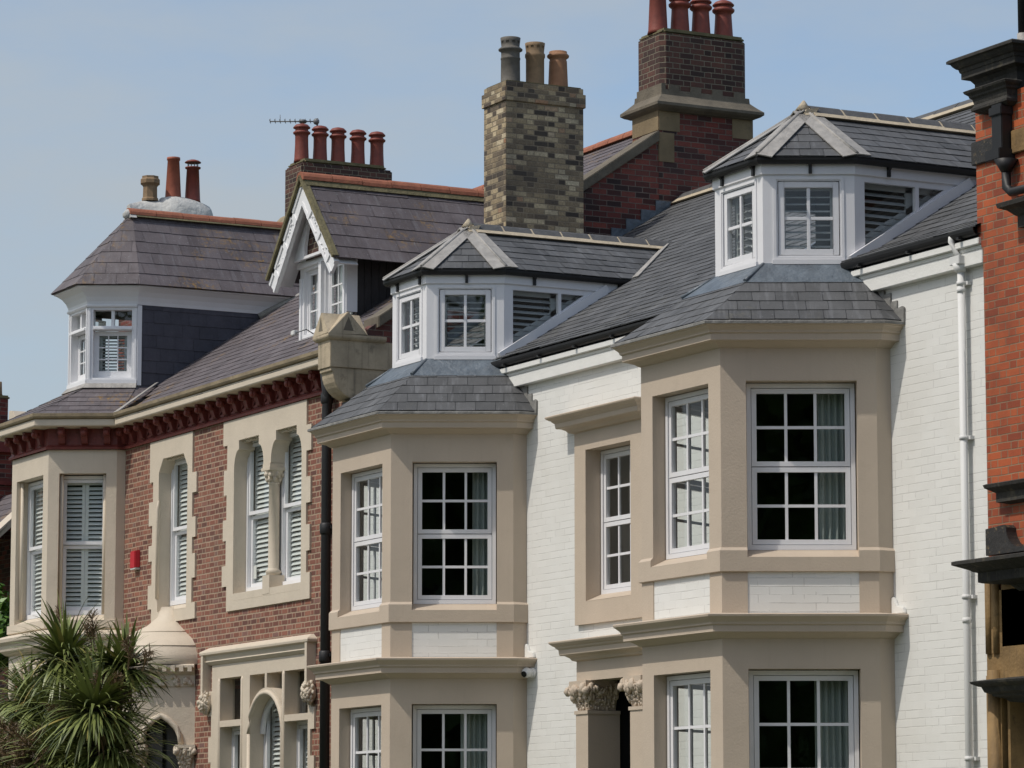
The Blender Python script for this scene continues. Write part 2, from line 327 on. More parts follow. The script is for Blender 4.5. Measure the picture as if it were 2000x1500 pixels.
M['shutter'] = paint('white_shutter', (0.76, 0.79, 0.77), 0.45, 0.03, (0.5, 0.5, 0.5), 0.1, 3, 0.0)
M['dshutter'] = paint('shaded_white_louvre', (0.40, 0.42, 0.42), 0.5, 0.05, (0.3, 0.3, 0.3), 0.1, 3, 0.0)  # white shutters, greyed so the colour carries their shade
M['metal'] = paint('weathered_aluminium', (0.16, 0.165, 0.17), 0.45, 0.2, (0.1, 0.1, 0.1), 0.3, 9, 0.0)
M['boards'] = paint('black_tarred_boards', (0.024, 0.021, 0.022), 0.55, 0.35, (0.06, 0.05, 0.05), 0.4, 4, 0.2, 30, streak=0.4)
M['white'] = paint('white_plastic', (0.66, 0.66, 0.64), 0.6, 0.03, (0.5, 0.48, 0.44), 0.1, 3, 0.0)
M['lens'] = paint('camera_lens', (0.01, 0.01, 0.012), 0.12, 0.1, (0.02, 0.02, 0.02), 0.1, 3, 0.0)
M['tarmac'] = paint('asphalt', (0.05, 0.05, 0.052), 0.9, 0.2, (0.08, 0.08, 0.08), 0.4, 2, 0.5, 90)
M['paving'] = paint('concrete_paving', (0.25, 0.24, 0.22), 0.9, 0.15, (0.14, 0.13, 0.11), 0.4, 1.5, 0.4, 60)
M['earth'] = paint('garden_ground', (0.07, 0.09, 0.035), 0.95, 0.3, (0.09, 0.06, 0.03), 0.6, 1.2, 0.8, 30)
M['bark'] = paint('cordyline_bark', (0.13, 0.10, 0.07), 0.95, 0.3, (0.05, 0.04, 0.03), 0.6, 6, 0.8, 25)
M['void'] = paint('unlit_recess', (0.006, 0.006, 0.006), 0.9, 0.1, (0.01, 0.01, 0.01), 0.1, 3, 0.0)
M['pale'] = paint('pale_hall_plaster', (0.5, 0.5, 0.48), 0.9, 0.05, (0.4, 0.4, 0.38), 0.1, 2, 0.0)
M['paper'] = paint('paper_notice', (0.6, 0.62, 0.58), 0.6, 0.03, (0.5, 0.5, 0.5), 0.1, 4, 0.0)
def glassmat():
    m, nt, b = newmat('window_glass'); nt.nodes.remove(b); out = nt.nodes['Material Output']
    tr = nt.nodes.new('ShaderNodeBsdfTransparent'); tr.inputs[0].default_value = (0.94, 0.96, 0.95, 1)
    gl = nt.nodes.new('ShaderNodeBsdfGlossy'); gl.inputs['Roughness'].default_value = 0.015
    fz = nt.nodes.new('ShaderNodeFresnel'); gb_ = nt.nodes.new('ShaderNodeNewGeometry'); nt.links.new(nmap(nt, gb_.outputs['Backfacing'], 0, 1, 1.52, 1 / 1.52), fz.inputs[0])
    f2 = nmap(nt, fz.outputs[0], 0.0, 1.0, 0.03, 1.0)
    mixn = nt.nodes.new('ShaderNodeMixShader'); nt.links.new(f2, mixn.inputs[0]); nt.links.new(tr.outputs[0], mixn.inputs[1]); nt.links.new(gl.outputs[0], mixn.inputs[2])
    bp = nt.nodes.new('ShaderNodeBump'); bp.inputs['Strength'].default_value = 0.06; bp.inputs['Distance'].default_value = 0.02
    nt.links.new(nnoise(nt, 2.5, 2, ncoord(nt)), bp.inputs['Height']); nt.links.new(bp.outputs[0], gl.inputs['Normal']); nt.links.new(bp.outputs[0], fz.inputs['Normal'])
    nt.links.new(mixn.outputs[0], out.inputs[0]); return m
M['glass'] = glassmat()
def leafmat(name, a, b_, c_):
    m, nt, b = newmat(name); g = nt.nodes.new('ShaderNodeNewGeometry')
    col = nramp(nt, g.outputs['Random Per Island'], [(0, a), (0.7, b_), (0.92, b_), (1, c_)])
    nt.links.new(col, b.inputs['Base Color']); b.inputs['Roughness'].default_value = 0.42
    return m
M['palm'] = leafmat('cordyline_leaf', (0.07, 0.095, 0.022), (0.205, 0.24, 0.07), (0.36, 0.27, 0.08))
M['dead'] = leafmat('dry_flower_stalk', (0.10, 0.065, 0.03), (0.17, 0.11, 0.055), (0.22, 0.16, 0.08))
M['leaf'] = leafmat('tree_leaf', (0.05, 0.12, 0.012), (0.09, 0.20, 0.02), (0.14, 0.26, 0.04))

# ------------------------------------------------------------------ building parts
def V(*a): return Vector(a)
def slates(mb, poly, course, width, th=0.009, jit=0.007, base=True, lift=0.0):
    poly = [Vector(p) for p in poly]; n = Vector((0, 0, 0))
    for i in range(len(poly)): n += poly[i].cross(poly[(i + 1) % len(poly)])
    n.normalize()
    if n.z < 0 or (abs(n.z) < 1e-4 and n.dot(CAM - poly[0]) < 0): n = -n; poly.reverse()
    t = UPZ.cross(n).normalized(); b = n.cross(t); o = poly[0]; cen = sum(poly, Vector()) / len(poly)
    us = [(p - o).dot(t) for p in poly]; vs = [(p - o).dot(b) for p in poly]
    u0, u1, v0, v1 = min(us), max(us), min(vs), max(vs)
    bm = bmesh.new(); rows = int((v1 - v0) / course) + 2
    for r in range(rows):
        va = v0 + r * course - 0.002; u = u0 - width * (0.5 if r % 2 else 0.0) - random.uniform(0, 0.3) * width
        while u < u1:
            w = width * random.uniform(0.93, 1.07); dv = random.uniform(-jit, jit) * 0.5; h = th * random.uniform(0.8, 1.5); tl = random.uniform(-0.0015, 0.0015)
            P = lambda uu, vv, hh: o + t * uu + b * vv + n * (hh + lift)
            g = 0.0025
            q = [bm.verts.new(P(u + g, va + dv, h + tl)), bm.verts.new(P(u + w - g, va + dv, h - tl)), bm.verts.new(P(u + w - g, va + course + 0.012, 0.002)), bm.verts.new(P(u + g, va + course + 0.012, 0.002))]
            e = [bm.verts.new(P(u + g, va + dv, -0.002)), bm.verts.new(P(u + w - g, va + dv, -0.002))]
            bm.faces.new(q); bm.faces.new((e[0], e[1], q[1], q[0]))
            u += w
    for i in range(len(poly)):
        p, q = poly[i], poly[(i + 1) % len(poly)]
        if (q - p).length < 1e-5: continue
        no = (q - p).cross(n).normalized()
        if no.dot(cen - p) > 0: no = -no
        bmesh.ops.bisect_plane(bm, geom=bm.verts[:] + bm.edges[:] + bm.faces[:], plane_co=p + no * 0.004, plane_no=no, clear_outer=True)
    me = bpy.data.meshes.new('tmp'); bm.to_mesh(me); bm.free(); mb.bm.from_mesh(me); bpy.data.meshes.remove(me)
    if base: mb.face([p - n * (0.006 - lift) for p in poly])
def ridgeline(mt, mm, p, q, w=0.15, drop=0.09, L=0.45, gap=0.02, round_=False, bed=0.05):
    p = Vector(p); q = Vector(q); T = q - p; n = max(1, round(T.length / L)); t = T.normalized(); h = t.cross(UPZ).normalized(); up = h.cross(t)
    if round_: pr = [(w * math.cos(a), -drop + (drop + 0.02) * math.sin(a)) for a in [math.pi * k / 8 for k in range(9)]]
    else: pr = [(w, -drop), (0.06, -0.008), (0.03, 0.012), (-0.03, 0.012), (-0.06, -0.008), (-w, -drop)]
    def ext(mb, a, b_, prf): mb.prism([a + h * x + up * z for x, z in prf], b_ - a)
    for i in range(n):
        a = p + T * (i / n); b_ = p + T * ((i + 1) / n) - t * gap; dz = up * random.uniform(-0.004, 0.004)
        ext(mt, a + dz, b_ + dz, pr)
    if mm is not None:
        ext(mm, p, q, [(x * 0.97, z - 0.008) for x, z in pr])
        for sgn in (1, -1):
            ext(mm, p, q, [(sgn * (w - 0.02), -drop + 0.015), (sgn * (w + bed), -drop - bed * 0.75), (sgn * (w - 0.02), -drop - bed * 0.9)])
def hip_lead(mb, p, q, na, nb, w=0.15, lift=0.02):
    p = Vector(p); q = Vector(q); t = (q - p).normalized()
    for n in (na, nb):
        n = Vector(n).normalized(); s = n.cross(t)
        other = nb if n == Vector(na).normalized() else na
        if s.dot(Vector(other)) > 0: s = -s
        a, b_ = p + n * lift, q + n * lift
        mb.prism([a, b_, b_ + s * w, a + s * w * 0.8], n * 0.012)
    mb.tube([p + UPZ * lift * 1.5, q + UPZ * lift * 1.5], 0.022, 8)
def pnorm(a, b, c):
    n = (Vector(b) - Vector(a)).cross(Vector(c) - Vector(a)).normalized(); return n if n.z > 0 else -n
def ring(mb, a0, a1, z0, z1, d0, d1, w, wb=None, wt=None):
    wb = w if wb is None else wb; wt = w if wt is None else wt
    mb.box(a0, a0 + w, d0, d1, z0, z1); mb.box(a1 - w, a1, d0, d1, z0, z1)
    mb.box(a0 + w, a1 - w, d0, d1, z0, z0 + wb); mb.box(a0 + w, a1 - w, d0, d1, z1 - wt, z1)
def bars(mb, a0, a1, z0, z1, d0, d1, cols, rows, w):
    for i in range(1, cols):
        a = a0 + (a1 - a0) * i / cols; mb.box(a - w / 2, a + w / 2, d0, d1, z0, z1)
    for j in range(1, rows):
        z = z0 + (z1 - z0) * j / rows
        for i in range(cols):
            x0 = a0 + (a1 - a0) * i / cols + (w / 2 if i else 0); x1 = a0 + (a1 - a0) * (i + 1) / cols - (w / 2 if i < cols - 1 else 0)
            mb.box(x0, x1, d0 - 0.001, d1 - 0.002, z - w / 2, z + w / 2)
def sash_window(root, fr, a0, a1, z0, z1, d, sashes, fw=0.05, sw=0.058, bw=0.03, mat='pvc', sillh=0.05, step=0.0):
    """sashes from bottom: (height share, cols, rows); step>0 sets the lower sash further in (sliding sash)"""
    mb = MB(fr); ring(mb, a0, a1, z0, z1, d - 0.09, d, fw, sillh, fw)
    pn = MB(fr); tot = sum(s[0] for s in sashes); zz = z0 + sillh + 0.006; H = z1 - fw - 0.006 - zz
    for k, (sh, c, r) in enumerate(sashes):
        h = H * sh / tot; zb, zt = zz, zz + h - (0.010 if k < len(sashes) - 1 else 0); dd = d - 0.012 - (step if k == 0 else 0)
        ring(mb, a0 + fw + 0.006, a1 - fw - 0.006, zb, zt, dd - 0.05, dd, sw)
        A0, A1, Z0, Z1 = a0 + fw + 0.006 + sw, a1 - fw - 0.006 - sw, zb + sw, zt - sw
        bars(mb, A0, A1, Z0, Z1, dd - 0.035, dd - 0.012, c, r, bw)
        for i in range(c):
            for j in range(r):
                pa, pb = A0 + (A1 - A0) * i / c, A0 + (A1 - A0) * (i + 1) / c; za, zb_ = Z0 + (Z1 - Z0) * j / r, Z0 + (Z1 - Z0) * (j + 1) / r
                t1, t2 = random.uniform(-.0022, .0022), random.uniform(-.0022, .0022)
                pn.lf([(pa, dd - 0.026 + t1, za), (pb, dd - 0.026 - t1, za), (pb, dd - 0.026 - t1 + t2, zb_), (pa, dd - 0.026 + t1 + t2, zb_)])
        zz += h
    w = mb.build('window', M[mat], root); pn.build('pane', M['glass'], w, fix=False); return w
def louvres(parent, fr, a0, a1, z0, z1, d, pitch=0.062, leaves=2, rail=0.07, mat='shutter', tilt=0.5, slat=0.055, mid=None, name='shutter'):
    mb = MB(fr); st = 0.05
    for k in range(leaves):
        b0, b1 = a0 + (a1 - a0) * k / leaves + 0.002, a0 + (a1 - a0) * (k + 1) / leaves - 0.002
        ring(mb, b0, b1, z0, z1, d - 0.03, d, st, rail, rail)
        spans = [(z0 + rail, z1 - rail)]
        if mid: mb.box(b0 + st, b1 - st, d - 0.03, d, mid - rail / 2, mid + rail / 2); spans = [(z0 + rail, mid - rail / 2), (mid + rail / 2, z1 - rail)]
        for za, zb in spans:
            z = za + pitch / 2
            while z < zb - 0.01:
                c, s_ = math.cos(tilt) * slat / 2, math.sin(tilt) * slat / 2; th = 0.004
                P = [(b0 + st, d - 0.015 + c, z - s_), (b0 + st, d - 0.015 - c, z + s_), (b0 + st, d - 0.015 - c, z + s_ + th * 2), (b0 + st, d - 0.015 + c, z - s_ + th * 2)]
                mb.prism([fr(*p) for p in P], fr.u * (b1 - b0 - 2 * st)); z += pitch
    return mb.build(name, M[mat], parent)
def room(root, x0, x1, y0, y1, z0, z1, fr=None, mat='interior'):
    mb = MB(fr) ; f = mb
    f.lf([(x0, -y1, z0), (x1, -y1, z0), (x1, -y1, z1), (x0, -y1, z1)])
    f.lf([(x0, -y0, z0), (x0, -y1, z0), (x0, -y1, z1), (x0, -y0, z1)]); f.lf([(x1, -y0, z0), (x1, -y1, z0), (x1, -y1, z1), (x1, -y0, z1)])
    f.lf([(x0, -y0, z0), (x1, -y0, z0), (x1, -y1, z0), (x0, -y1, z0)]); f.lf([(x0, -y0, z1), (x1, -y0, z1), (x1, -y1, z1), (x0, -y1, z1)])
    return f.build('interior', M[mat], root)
def rough_leaf_capital(mb, x0, x1, d0, d1, z0, z1, flare=0.07, n=7, sides=('f', 'l', 'r'), seed=1):
    rnd = random.Random(seed); f = mb.fr; h = z1 - z0
    lv = [(0, 0.0), (0.35, flare * 0.25), (0.7, flare * 0.65), (1.0, flare)]
    rings = []
    for t, e in lv:
        z = z0 + h * t; rings.append([mb.bm.verts.new(f(*p)) for p in ((x0 - e, d1 + e, z), (x1 + e, d1 + e, z), (x1 + e, d0, z), (x0 - e, d0, z))])
    mb.skin(rings, True, False)
    def leaf(p, r):
        mb.ball(p + Vector((rnd.uniform(-.012, .012), rnd.uniform(-.012, .012), rnd.uniform(-.018, .018))), r * rnd.uniform(.55, 1.25), (rnd.uniform(.7, 1.2), rnd.uniform(.7, 1.2), rnd.uniform(.8, 2.0)), 5, r * .3)
    for z_, e, r, m in ((.90, 1.0, .036, n + 2), (.78, .85, .03, n + 3), (.62, .6, .028, n + 3), (.45, .36, .024, n + 3), (.28, .18, .02, n + 2), (.12, .06, .016, n + 2)):
        e *= flare; z = z0 + h * z_
        for k in range(m):
            t = (k + .5) / m
            if 'f' in sides: leaf(f(x0 - e + (x1 - x0 + 2 * e) * t, d1 + e, z), r)
            dd = d0 + (d1 + e - d0) * t
            if 'l' in sides: leaf(f(x0 - e, dd, z), r)
            if 'r' in sides: leaf(f(x1 + e, dd, z), r)
    for x in (x0 - flare, x1 + flare): mb.ball(f(x, d1 + flare, z0 + h * .84), .05, (1, 1, 1), 7, .01)
def curtain(fr, a0, a1, z0, z1, d, label, fold=0.07, amp=0.03, group=None):
    mb = MB(fr); n = max(8, int((a1 - a0) / fold * 8)); rows = 6; grid = []
    ph = random.uniform(0, 6)
    for j in range(rows + 1):
        z = z0 + (z1 - z0) * j / rows
        grid.append([mb.bm.verts.new(fr(a0 + (a1 - a0) * i / n, d + amp * math.sin(2 * math.pi * (a0 + (a1 - a0) * i / n) / fold + ph + 0.5 * math.sin(j + i * .1)) , z)) for i in range(n + 1)])
    for A, B in zip(grid, grid[1:]):
        for i in range(n):
            q = mb.bm.faces.new((A[i], A[i + 1], B[i + 1], B[i])); q.smooth = True
    o = mb.build('curtain', M['curtain'], None, origin=fr((a0 + a1) / 2, d, z0), fix=False)
    return tag(o, label, 'curtain', group)

# ------------------------------------------------------------------ ground, pavement, road
def sheet(name, x0, x1, y0, y1, z, mat):
    mb = MB(); mb.face([(x0, y0, z), (x1, y0, z), (x1, y1, z), (x0, y1, z)]); o = mb.build(name, mat); o['kind'] = 'structure'; return o
sheet('ground', -1200, 1200, -1200, 1200, -0.02, M['earth'])
mb = MB(); mb.prism([(-90, -9.5, -0.016), (60, -9.5, -0.016), (60, -6.5, -0.016), (-90, -6.5, -0.016)], (0, 0, 0.13)); o = mb.build('pavement', M['paving']); o['kind'] = 'structure'
sheet('road', -90, 60, -18.5, -9.6, -0.012, M['tarmac'])

# ------------------------------------------------------------------ the two white houses
RS, RZ0, RSPL = 0.625, 7.86, 0.30            # main roof: z = RZ0 + RS*Y, flatter below Y = RSPL
RIDGE_Y = 5.02
def wroof(Y): return RZ0 + RS * Y
UPCORN = [(0.0, 7.125), (0.265, 7.115), (0.27, 7.105), (0.27, 7.085), (0.245, 7.08), (0.235, 7.065), (0.205, 7.04), (0.195, 7.025), (0.195, 7.012), (0.172, 7.0), (0.17, 6.945), (0.172, 6.938), (0.162, 6.932), (0.10, 6.928), (0.06, 6.905), (0.03, 6.885), (0.0, 6.875)]
LOCORN = [(0.0, 4.175), (0.255, 4.155), (0.265, 4.145), (0.26, 4.125), (0.235, 4.105), (0.205, 4.08), (0.195, 4.065), (0.195, 4.052), (0.172, 4.04), (0.17, 3.985), (0.172, 3.978), (0.162, 3.972), (0.10, 3.968), (0.06, 3.945), (0.03, 3.925), (0.0, 3.915)]
def mir(x, c): return 2 * c - x
def white_house(label, xL, xR, xret, yret, p2, xf3, dz, wins, seg, ez=0.0):
    H = thing('white_house', label, 'house', ((xL + xR) / 2, 0, 0), 'rendered white terrace houses')
    c = (p2[0] + xf3) / 2
    A = [(mir(xret, c), 0.0), (mir(xret, c), yret), (mir(p2[0], c), p2[1]), (p2[0], p2[1]), (xret, yret), (xret, 0.0)]
    # white brick front wall, either side of the bay
    wall = MB()
    for a, b in ((xL, A[0][0]), (xret, xR)):
        hs = [w['hole'] for w in wins if a < w['hole'][0][0] < b]
        wall.holed([(a, 0), (b, 0), (b, 7.6), (a, 7.6)], hs, 0.0, -0.3)
    wall.lf([(A[0][0] - .001, -0.002, 7.0), (xret + .001, -0.002, 7.0), (xret + .001, -0.002, 7.75), (A[0][0] - .001, -0.002, 7.75)])
    wall.build('wall', M['wbrick'], H, fix=False)
    mb = MB(); mb.box(xL, xR, -11.0, -10.8, 0, 7.8); mb.box(xL, xL + .15, -10.8, -.35, 0, 7.4); mb.box(xR - .15, xR, -10.8, -.35, 0, 7.4); mb.build('rear_wall', M['gbrick'], H)
    # bay
    bay = MB(); pan = MB(); lev = dict(zo=4.743 + dz, zi=4.83 + dz, zt=6.54 + dz, pb=4.165 + dz, pt=4.59 + dz, lt=3.612 + dz, lb=1.45, lbi=1.54)
    facets = []
    for i in range(5):
        f = Fr(A[i], (A[i + 1][0] - A[i][0], A[i + 1][1] - A[i][1])); L = (Vector(A[i + 1]) - Vector(A[i])).length; facets.append((f, L))
    bayopen = []
    for i, (f, L) in enumerate(facets):
        b2 = MB(f)
        if i in (0, 4):
            b2.holed([(0, 0), (L, 0), (L, 6.95 + dz), (0, 6.95 + dz)], [], 0.0)
        else:
            m0, m1 = (0.24, 0.24) if i == 2 else ((0.26, 0.20) if i == 3 else (0.20, 0.26)); a0, a1 = m0, L - m1
            rect = lambda z0, z1: [(a0, z0), (a1, z0), (a1, z1), (a0, z1)]
            b2.holed([(0, 0), (L, 0), (L, 6.95 + dz), (0, 6.95 + dz)], [rect(lev['zo'], lev['zt']), rect(lev['pb'], lev['pt']), rect(lev['lb'], lev['lt'])], 0.0, -0.20)
            for zo, zi in ((lev['zo'], lev['zi']), (lev['lb'], lev['lbi'])):
                b2.prism([f(a0 + .001, 0.032, zo - .005), f(a0 + .001, -0.17, zi), f(a0 + .001, -0.2, zi), f(a0 + .001, -0.2, zo - .005)], f.u * (a1 - a0 - .002))
            p2_ = MB(f); p2_.holed(rect(lev['pb'] + .001, lev['pt'] - .001), [], -0.010); pan.join(p2_); p2_.bm.free()
            bayopen.append((f, a0, a1))
        bay.join(b2); b2.bm.free()
    bay.sweep(A, [(0.0, lev['zo'] - .002), (0.032, lev['zo'] - .004), (0.032, lev['pt'] + .006), (0.026, lev['pt']), (0.0, lev['pt'])])
    bay.sweep(A, [(0.0, lev['lb'] - .002), (0.032, lev['lb'] - .004), (0.032, lev['lb'] - .2), (0.0, lev['lb'] - .2)])
    subs = []
    for k in range(4):
        fa, La = facets[k]; fb, Lb = facets[k + 1]
        pa = fa(bayopen[k - 1][2], 0, 0) if k >= 1 else A[0]; pb = fb(bayopen[k][1], 0, 0) if k <= 2 else A[5]
        subs.append([pa, A[k + 1], pb])
    for s_ in subs: bay.sweep(s_, [(0.0, 4.838 + dz), (0.004, 4.838 + dz), (0.032, 4.806 + dz), (0.032, lev['zo'] - .004), (0.0, lev['zo'] - .004)])
    bay.build('bay', M['beige'], H, fix=True)
    pan.build('brick_panel', M['wbrick'], H)
    cm = MB(); cm.sweep(A, [(o_, z + dz) for o_, z in UPCORN], ends=False); cm.build('cornice', M['beige'], H)
    cm = MB(); cm.sweep(A, [(0, 7.13 + dz), (0.272, 7.123 + dz), (0.278, 7.116 + dz), (0.278, 7.092 + dz), (0.266, 7.088 + dz), (0.266, 7.112 + dz), (0.0, 7.118 + dz)], ends=False); cm.build('lead_capping', M['oldlead'], H)
    cm = MB(); cm.sweep(A, [(o_, z + dz) for o_, z in LOCORN], ends=False); cm.build('cornice', M['beige'], H)
    # bay windows
    for k, (f, a0, a1) in enumerate(bayopen):
        for (zb, zt) in ((lev['zi'] - .005, lev['zt'] - .01), (lev['lbi'] - .005, lev['lt'] - .01)):
            sash_window(H, f, a0 + .012, a1 - .012, zb, zt, -0.15, [(1, 3, 2), (1, 3, 2)], fw=0.045, sw=0.05)
    # rooms behind the bay
    plan = [(A[0][0] - .35, .02), (A[0][0] + .002, .02), *[(p[0], p[1]) for p in A[1:5]], (xret - .002, .02), (xret + .35, .02), (xret + .35, 4.0), (A[0][0] - .35, 4.0)]
    rm = MB()
    for z0, z1 in ((3.95, 6.94), (0.6, 3.92)):
        for z in (z0, z1): rm.face([(x, y, z) for x, y in plan])
        x0, x1 = A[0][0] - .35, xret + .35
        rm.face([(x0, 4, z0), (x1, 4, z0), (x1, 4, z1), (x0, 4, z1)])
        for x in (x0, x1): rm.face([(x, 0.01, z0), (x, 4, z0), (x, 4, z1), (x, 0.01, z1)])
        for x, xx in ((x0, A[0][0]), (xret, x1)): rm.face([(x, 0.01, z0), (xx, 0.01, z0), (xx, 0.01, z1), (x, 0.01, z1)])
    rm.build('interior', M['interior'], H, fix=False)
    # white eaves cornice in two oversailing courses, broken by the bay roof
    for a, b in ((xL + .0, c - 1.05), (c + 1.05, xR)):
        ec = MB()
        ec.box(a, b, 0.0, 0.09, 7.435 + ez, 7.575 + ez); ec.box(a, b, -0.1, 0.135, 7.62 + ez, 7.685 + ez); ec.prism([(a, 0, 7.576 + ez), (a, -.092, 7.576 + ez), (a, -.098, 7.619 + ez), (a, 0, 7.619 + ez)], (b - a, 0, 0))
        ec.build('eaves_cornice', M['wpaint'], H, bevel=0.006)
    for a, b in ((xL, c - .93), (c + .93, xR - .02)):
        fb = MB(); gt = MB()
        fb.box(a, b, 0.02, 0.075, 7.687 + ez, 7.80 + ez)
        n = 9; ringa = [(a, -0.128 + .056 * math.cos(math.pi + k * math.pi / n), 7.785 + ez + .075 * math.sin(math.pi + k * math.pi / n)) for k in range(n + 1)]
        inner = [(a, -0.128 + .048 * math.cos(2 * math.pi - k * math.pi / n), 7.785 + ez + .066 * math.sin(2 * math.pi - k * math.pi / n)) for k in range(n + 1)]
        gt.prism(ringa + inner, (b - a, 0, 0))
        x = a + .3
        while x < b - .1: gt.box(x, x + .045, 0.076, 0.188, 7.70 + ez, 7.722 + ez); x += 0.9
        fb.build('fascia_board', M['blackp'], H); gt.build('gutter', M['black'], H)
    # main roof
    rf = MB(); ye = -.165; ze = 7.818 + ez * .6; zk = wroof(RSPL)
    for a, b in ((xL, c - .93), (c - .93, c + .93), (c + .93, xR)):
        if a < c - .5 and b < c + .95 and a > xL + .01 or (a == c - .93): pass
        else: slates(rf, [(a, ye, ze), (b, ye, ze), (b, RSPL, zk), (a, RSPL, zk)], 0.17, 0.25)
    slates(rf, [(xL, RSPL, zk), (xR, RSPL, zk), (xR, RIDGE_Y, wroof(RIDGE_Y)), (xL, RIDGE_Y, wroof(RIDGE_Y))], 0.17, 0.25)
    rf.face([(xL, RIDGE_Y, wroof(RIDGE_Y)), (xR, RIDGE_Y, wroof(RIDGE_Y)), (xR, 11, 7.7), (xL, 11, 7.7)])
    rf.build('roof', M['slate'], H, fix=False)
    # lean-to roof of the bay with its lead apron
    D = [(c - .935, 0.0), (c - .485, -.845), (c + .485, -.845), (c + .935, 0.0)]; zb = 7.84
    off = 0.235
    def outpt(i):
        t0 = (Vector(A[i]) - Vector(A[i - 1])).normalized(); t1 = (Vector(A[i + 1]) - Vector(A[i])).normalized()
        n0 = Vector((t0.y, -t0.x)); n1 = Vector((t1.y, -t1.x)); m = (n0 + n1).normalized(); m /= m.dot(n0); return Vector(A[i]) + m * off
    E_ = [outpt(i) for i in range(1, 5)]; zE = 7.135 + dz; zm = 7.60
    mid = [Vector(D[i]).lerp(E_[i], (zb - zm) / (zb - zE)) for i in range(4)]
    v3 = lambda p, z: (p[0], p[1], z)
    lr = MB()
    for i in range(3): slates(lr, [v3(E_[i], zE), v3(E_[i + 1], zE), v3(mid[i + 1], zm), v3(mid[i], zm)], 0.185, 0.24, th=0.008)
    for s_, i in ((1, 3), (-1, 0)):
        w = (E_[i].x, -0.004); slates(lr, [v3(w, zE), v3(E_[i], zE), v3(mid[i], zm), (mid[i][0], -0.004, zm)], 0.185, 0.24, th=0.008)
    lr.build('bay_roof', M['slate'], H, fix=False)
    ap = MB()
    for i in range(3):
        P, Q = mid[i], mid[i + 1]; ap.face([v3(P, zm + .012), v3(Q, zm + .012), v3(D[i + 1], zb + .02), v3(D[i], zb + .02)])
    rings = []
    for i in (0, 3): ap.face([v3(mid[i], zm + .012), (mid[i][0], 0.02, zm + .012), v3(D[i], zb + .02)])
    ap.tube([v3(Vector(mid[2]) * .98 + Vector(D[2]) * .02, zm + .03), v3(D[2], zb + .01)], 0.02, 6); ap.tube([v3(mid[1], zm + .03), v3(D[1], zb + .01)], 0.02, 6)
    ap.build('lead_apron', M['dlead'], H, fix=False)
    sf = MB()                                                     # stepped flashing against the white wall
    sgn = 1; n = 5
    for k in range(n):
        t0, t1 = k / n, (k + 1) / n; xa = E_[3].x + (mid[3][0] - E_[3].x) * t1; xb = E_[3].x + (mid[3][0] - E_[3].x) * t0
        za = zE + (zm - zE) * t0; sf.box(xa - .05, xb + .035, 0.0015, 0.012 + .003 * k, za - .02, za + (zm - zE) / n + .035)
    sf.prism([(E_[3].x - .1, -.002, zE - .02), (E_[3].x + .05, -.002, zE - .03), (E_[3].x + .055, -.002, zE + .13), (E_[3].x + .02, -.002, zE + .15), (E_[3].x - .1, -.002, zE + .13)], (0, -.02, 0)); sf.build('stepped_flashing', M['oldlead'], H, bevel=0.004)
    dormer(H, c, zb, seg)
    return H, A, facets, bayopen, lev, c

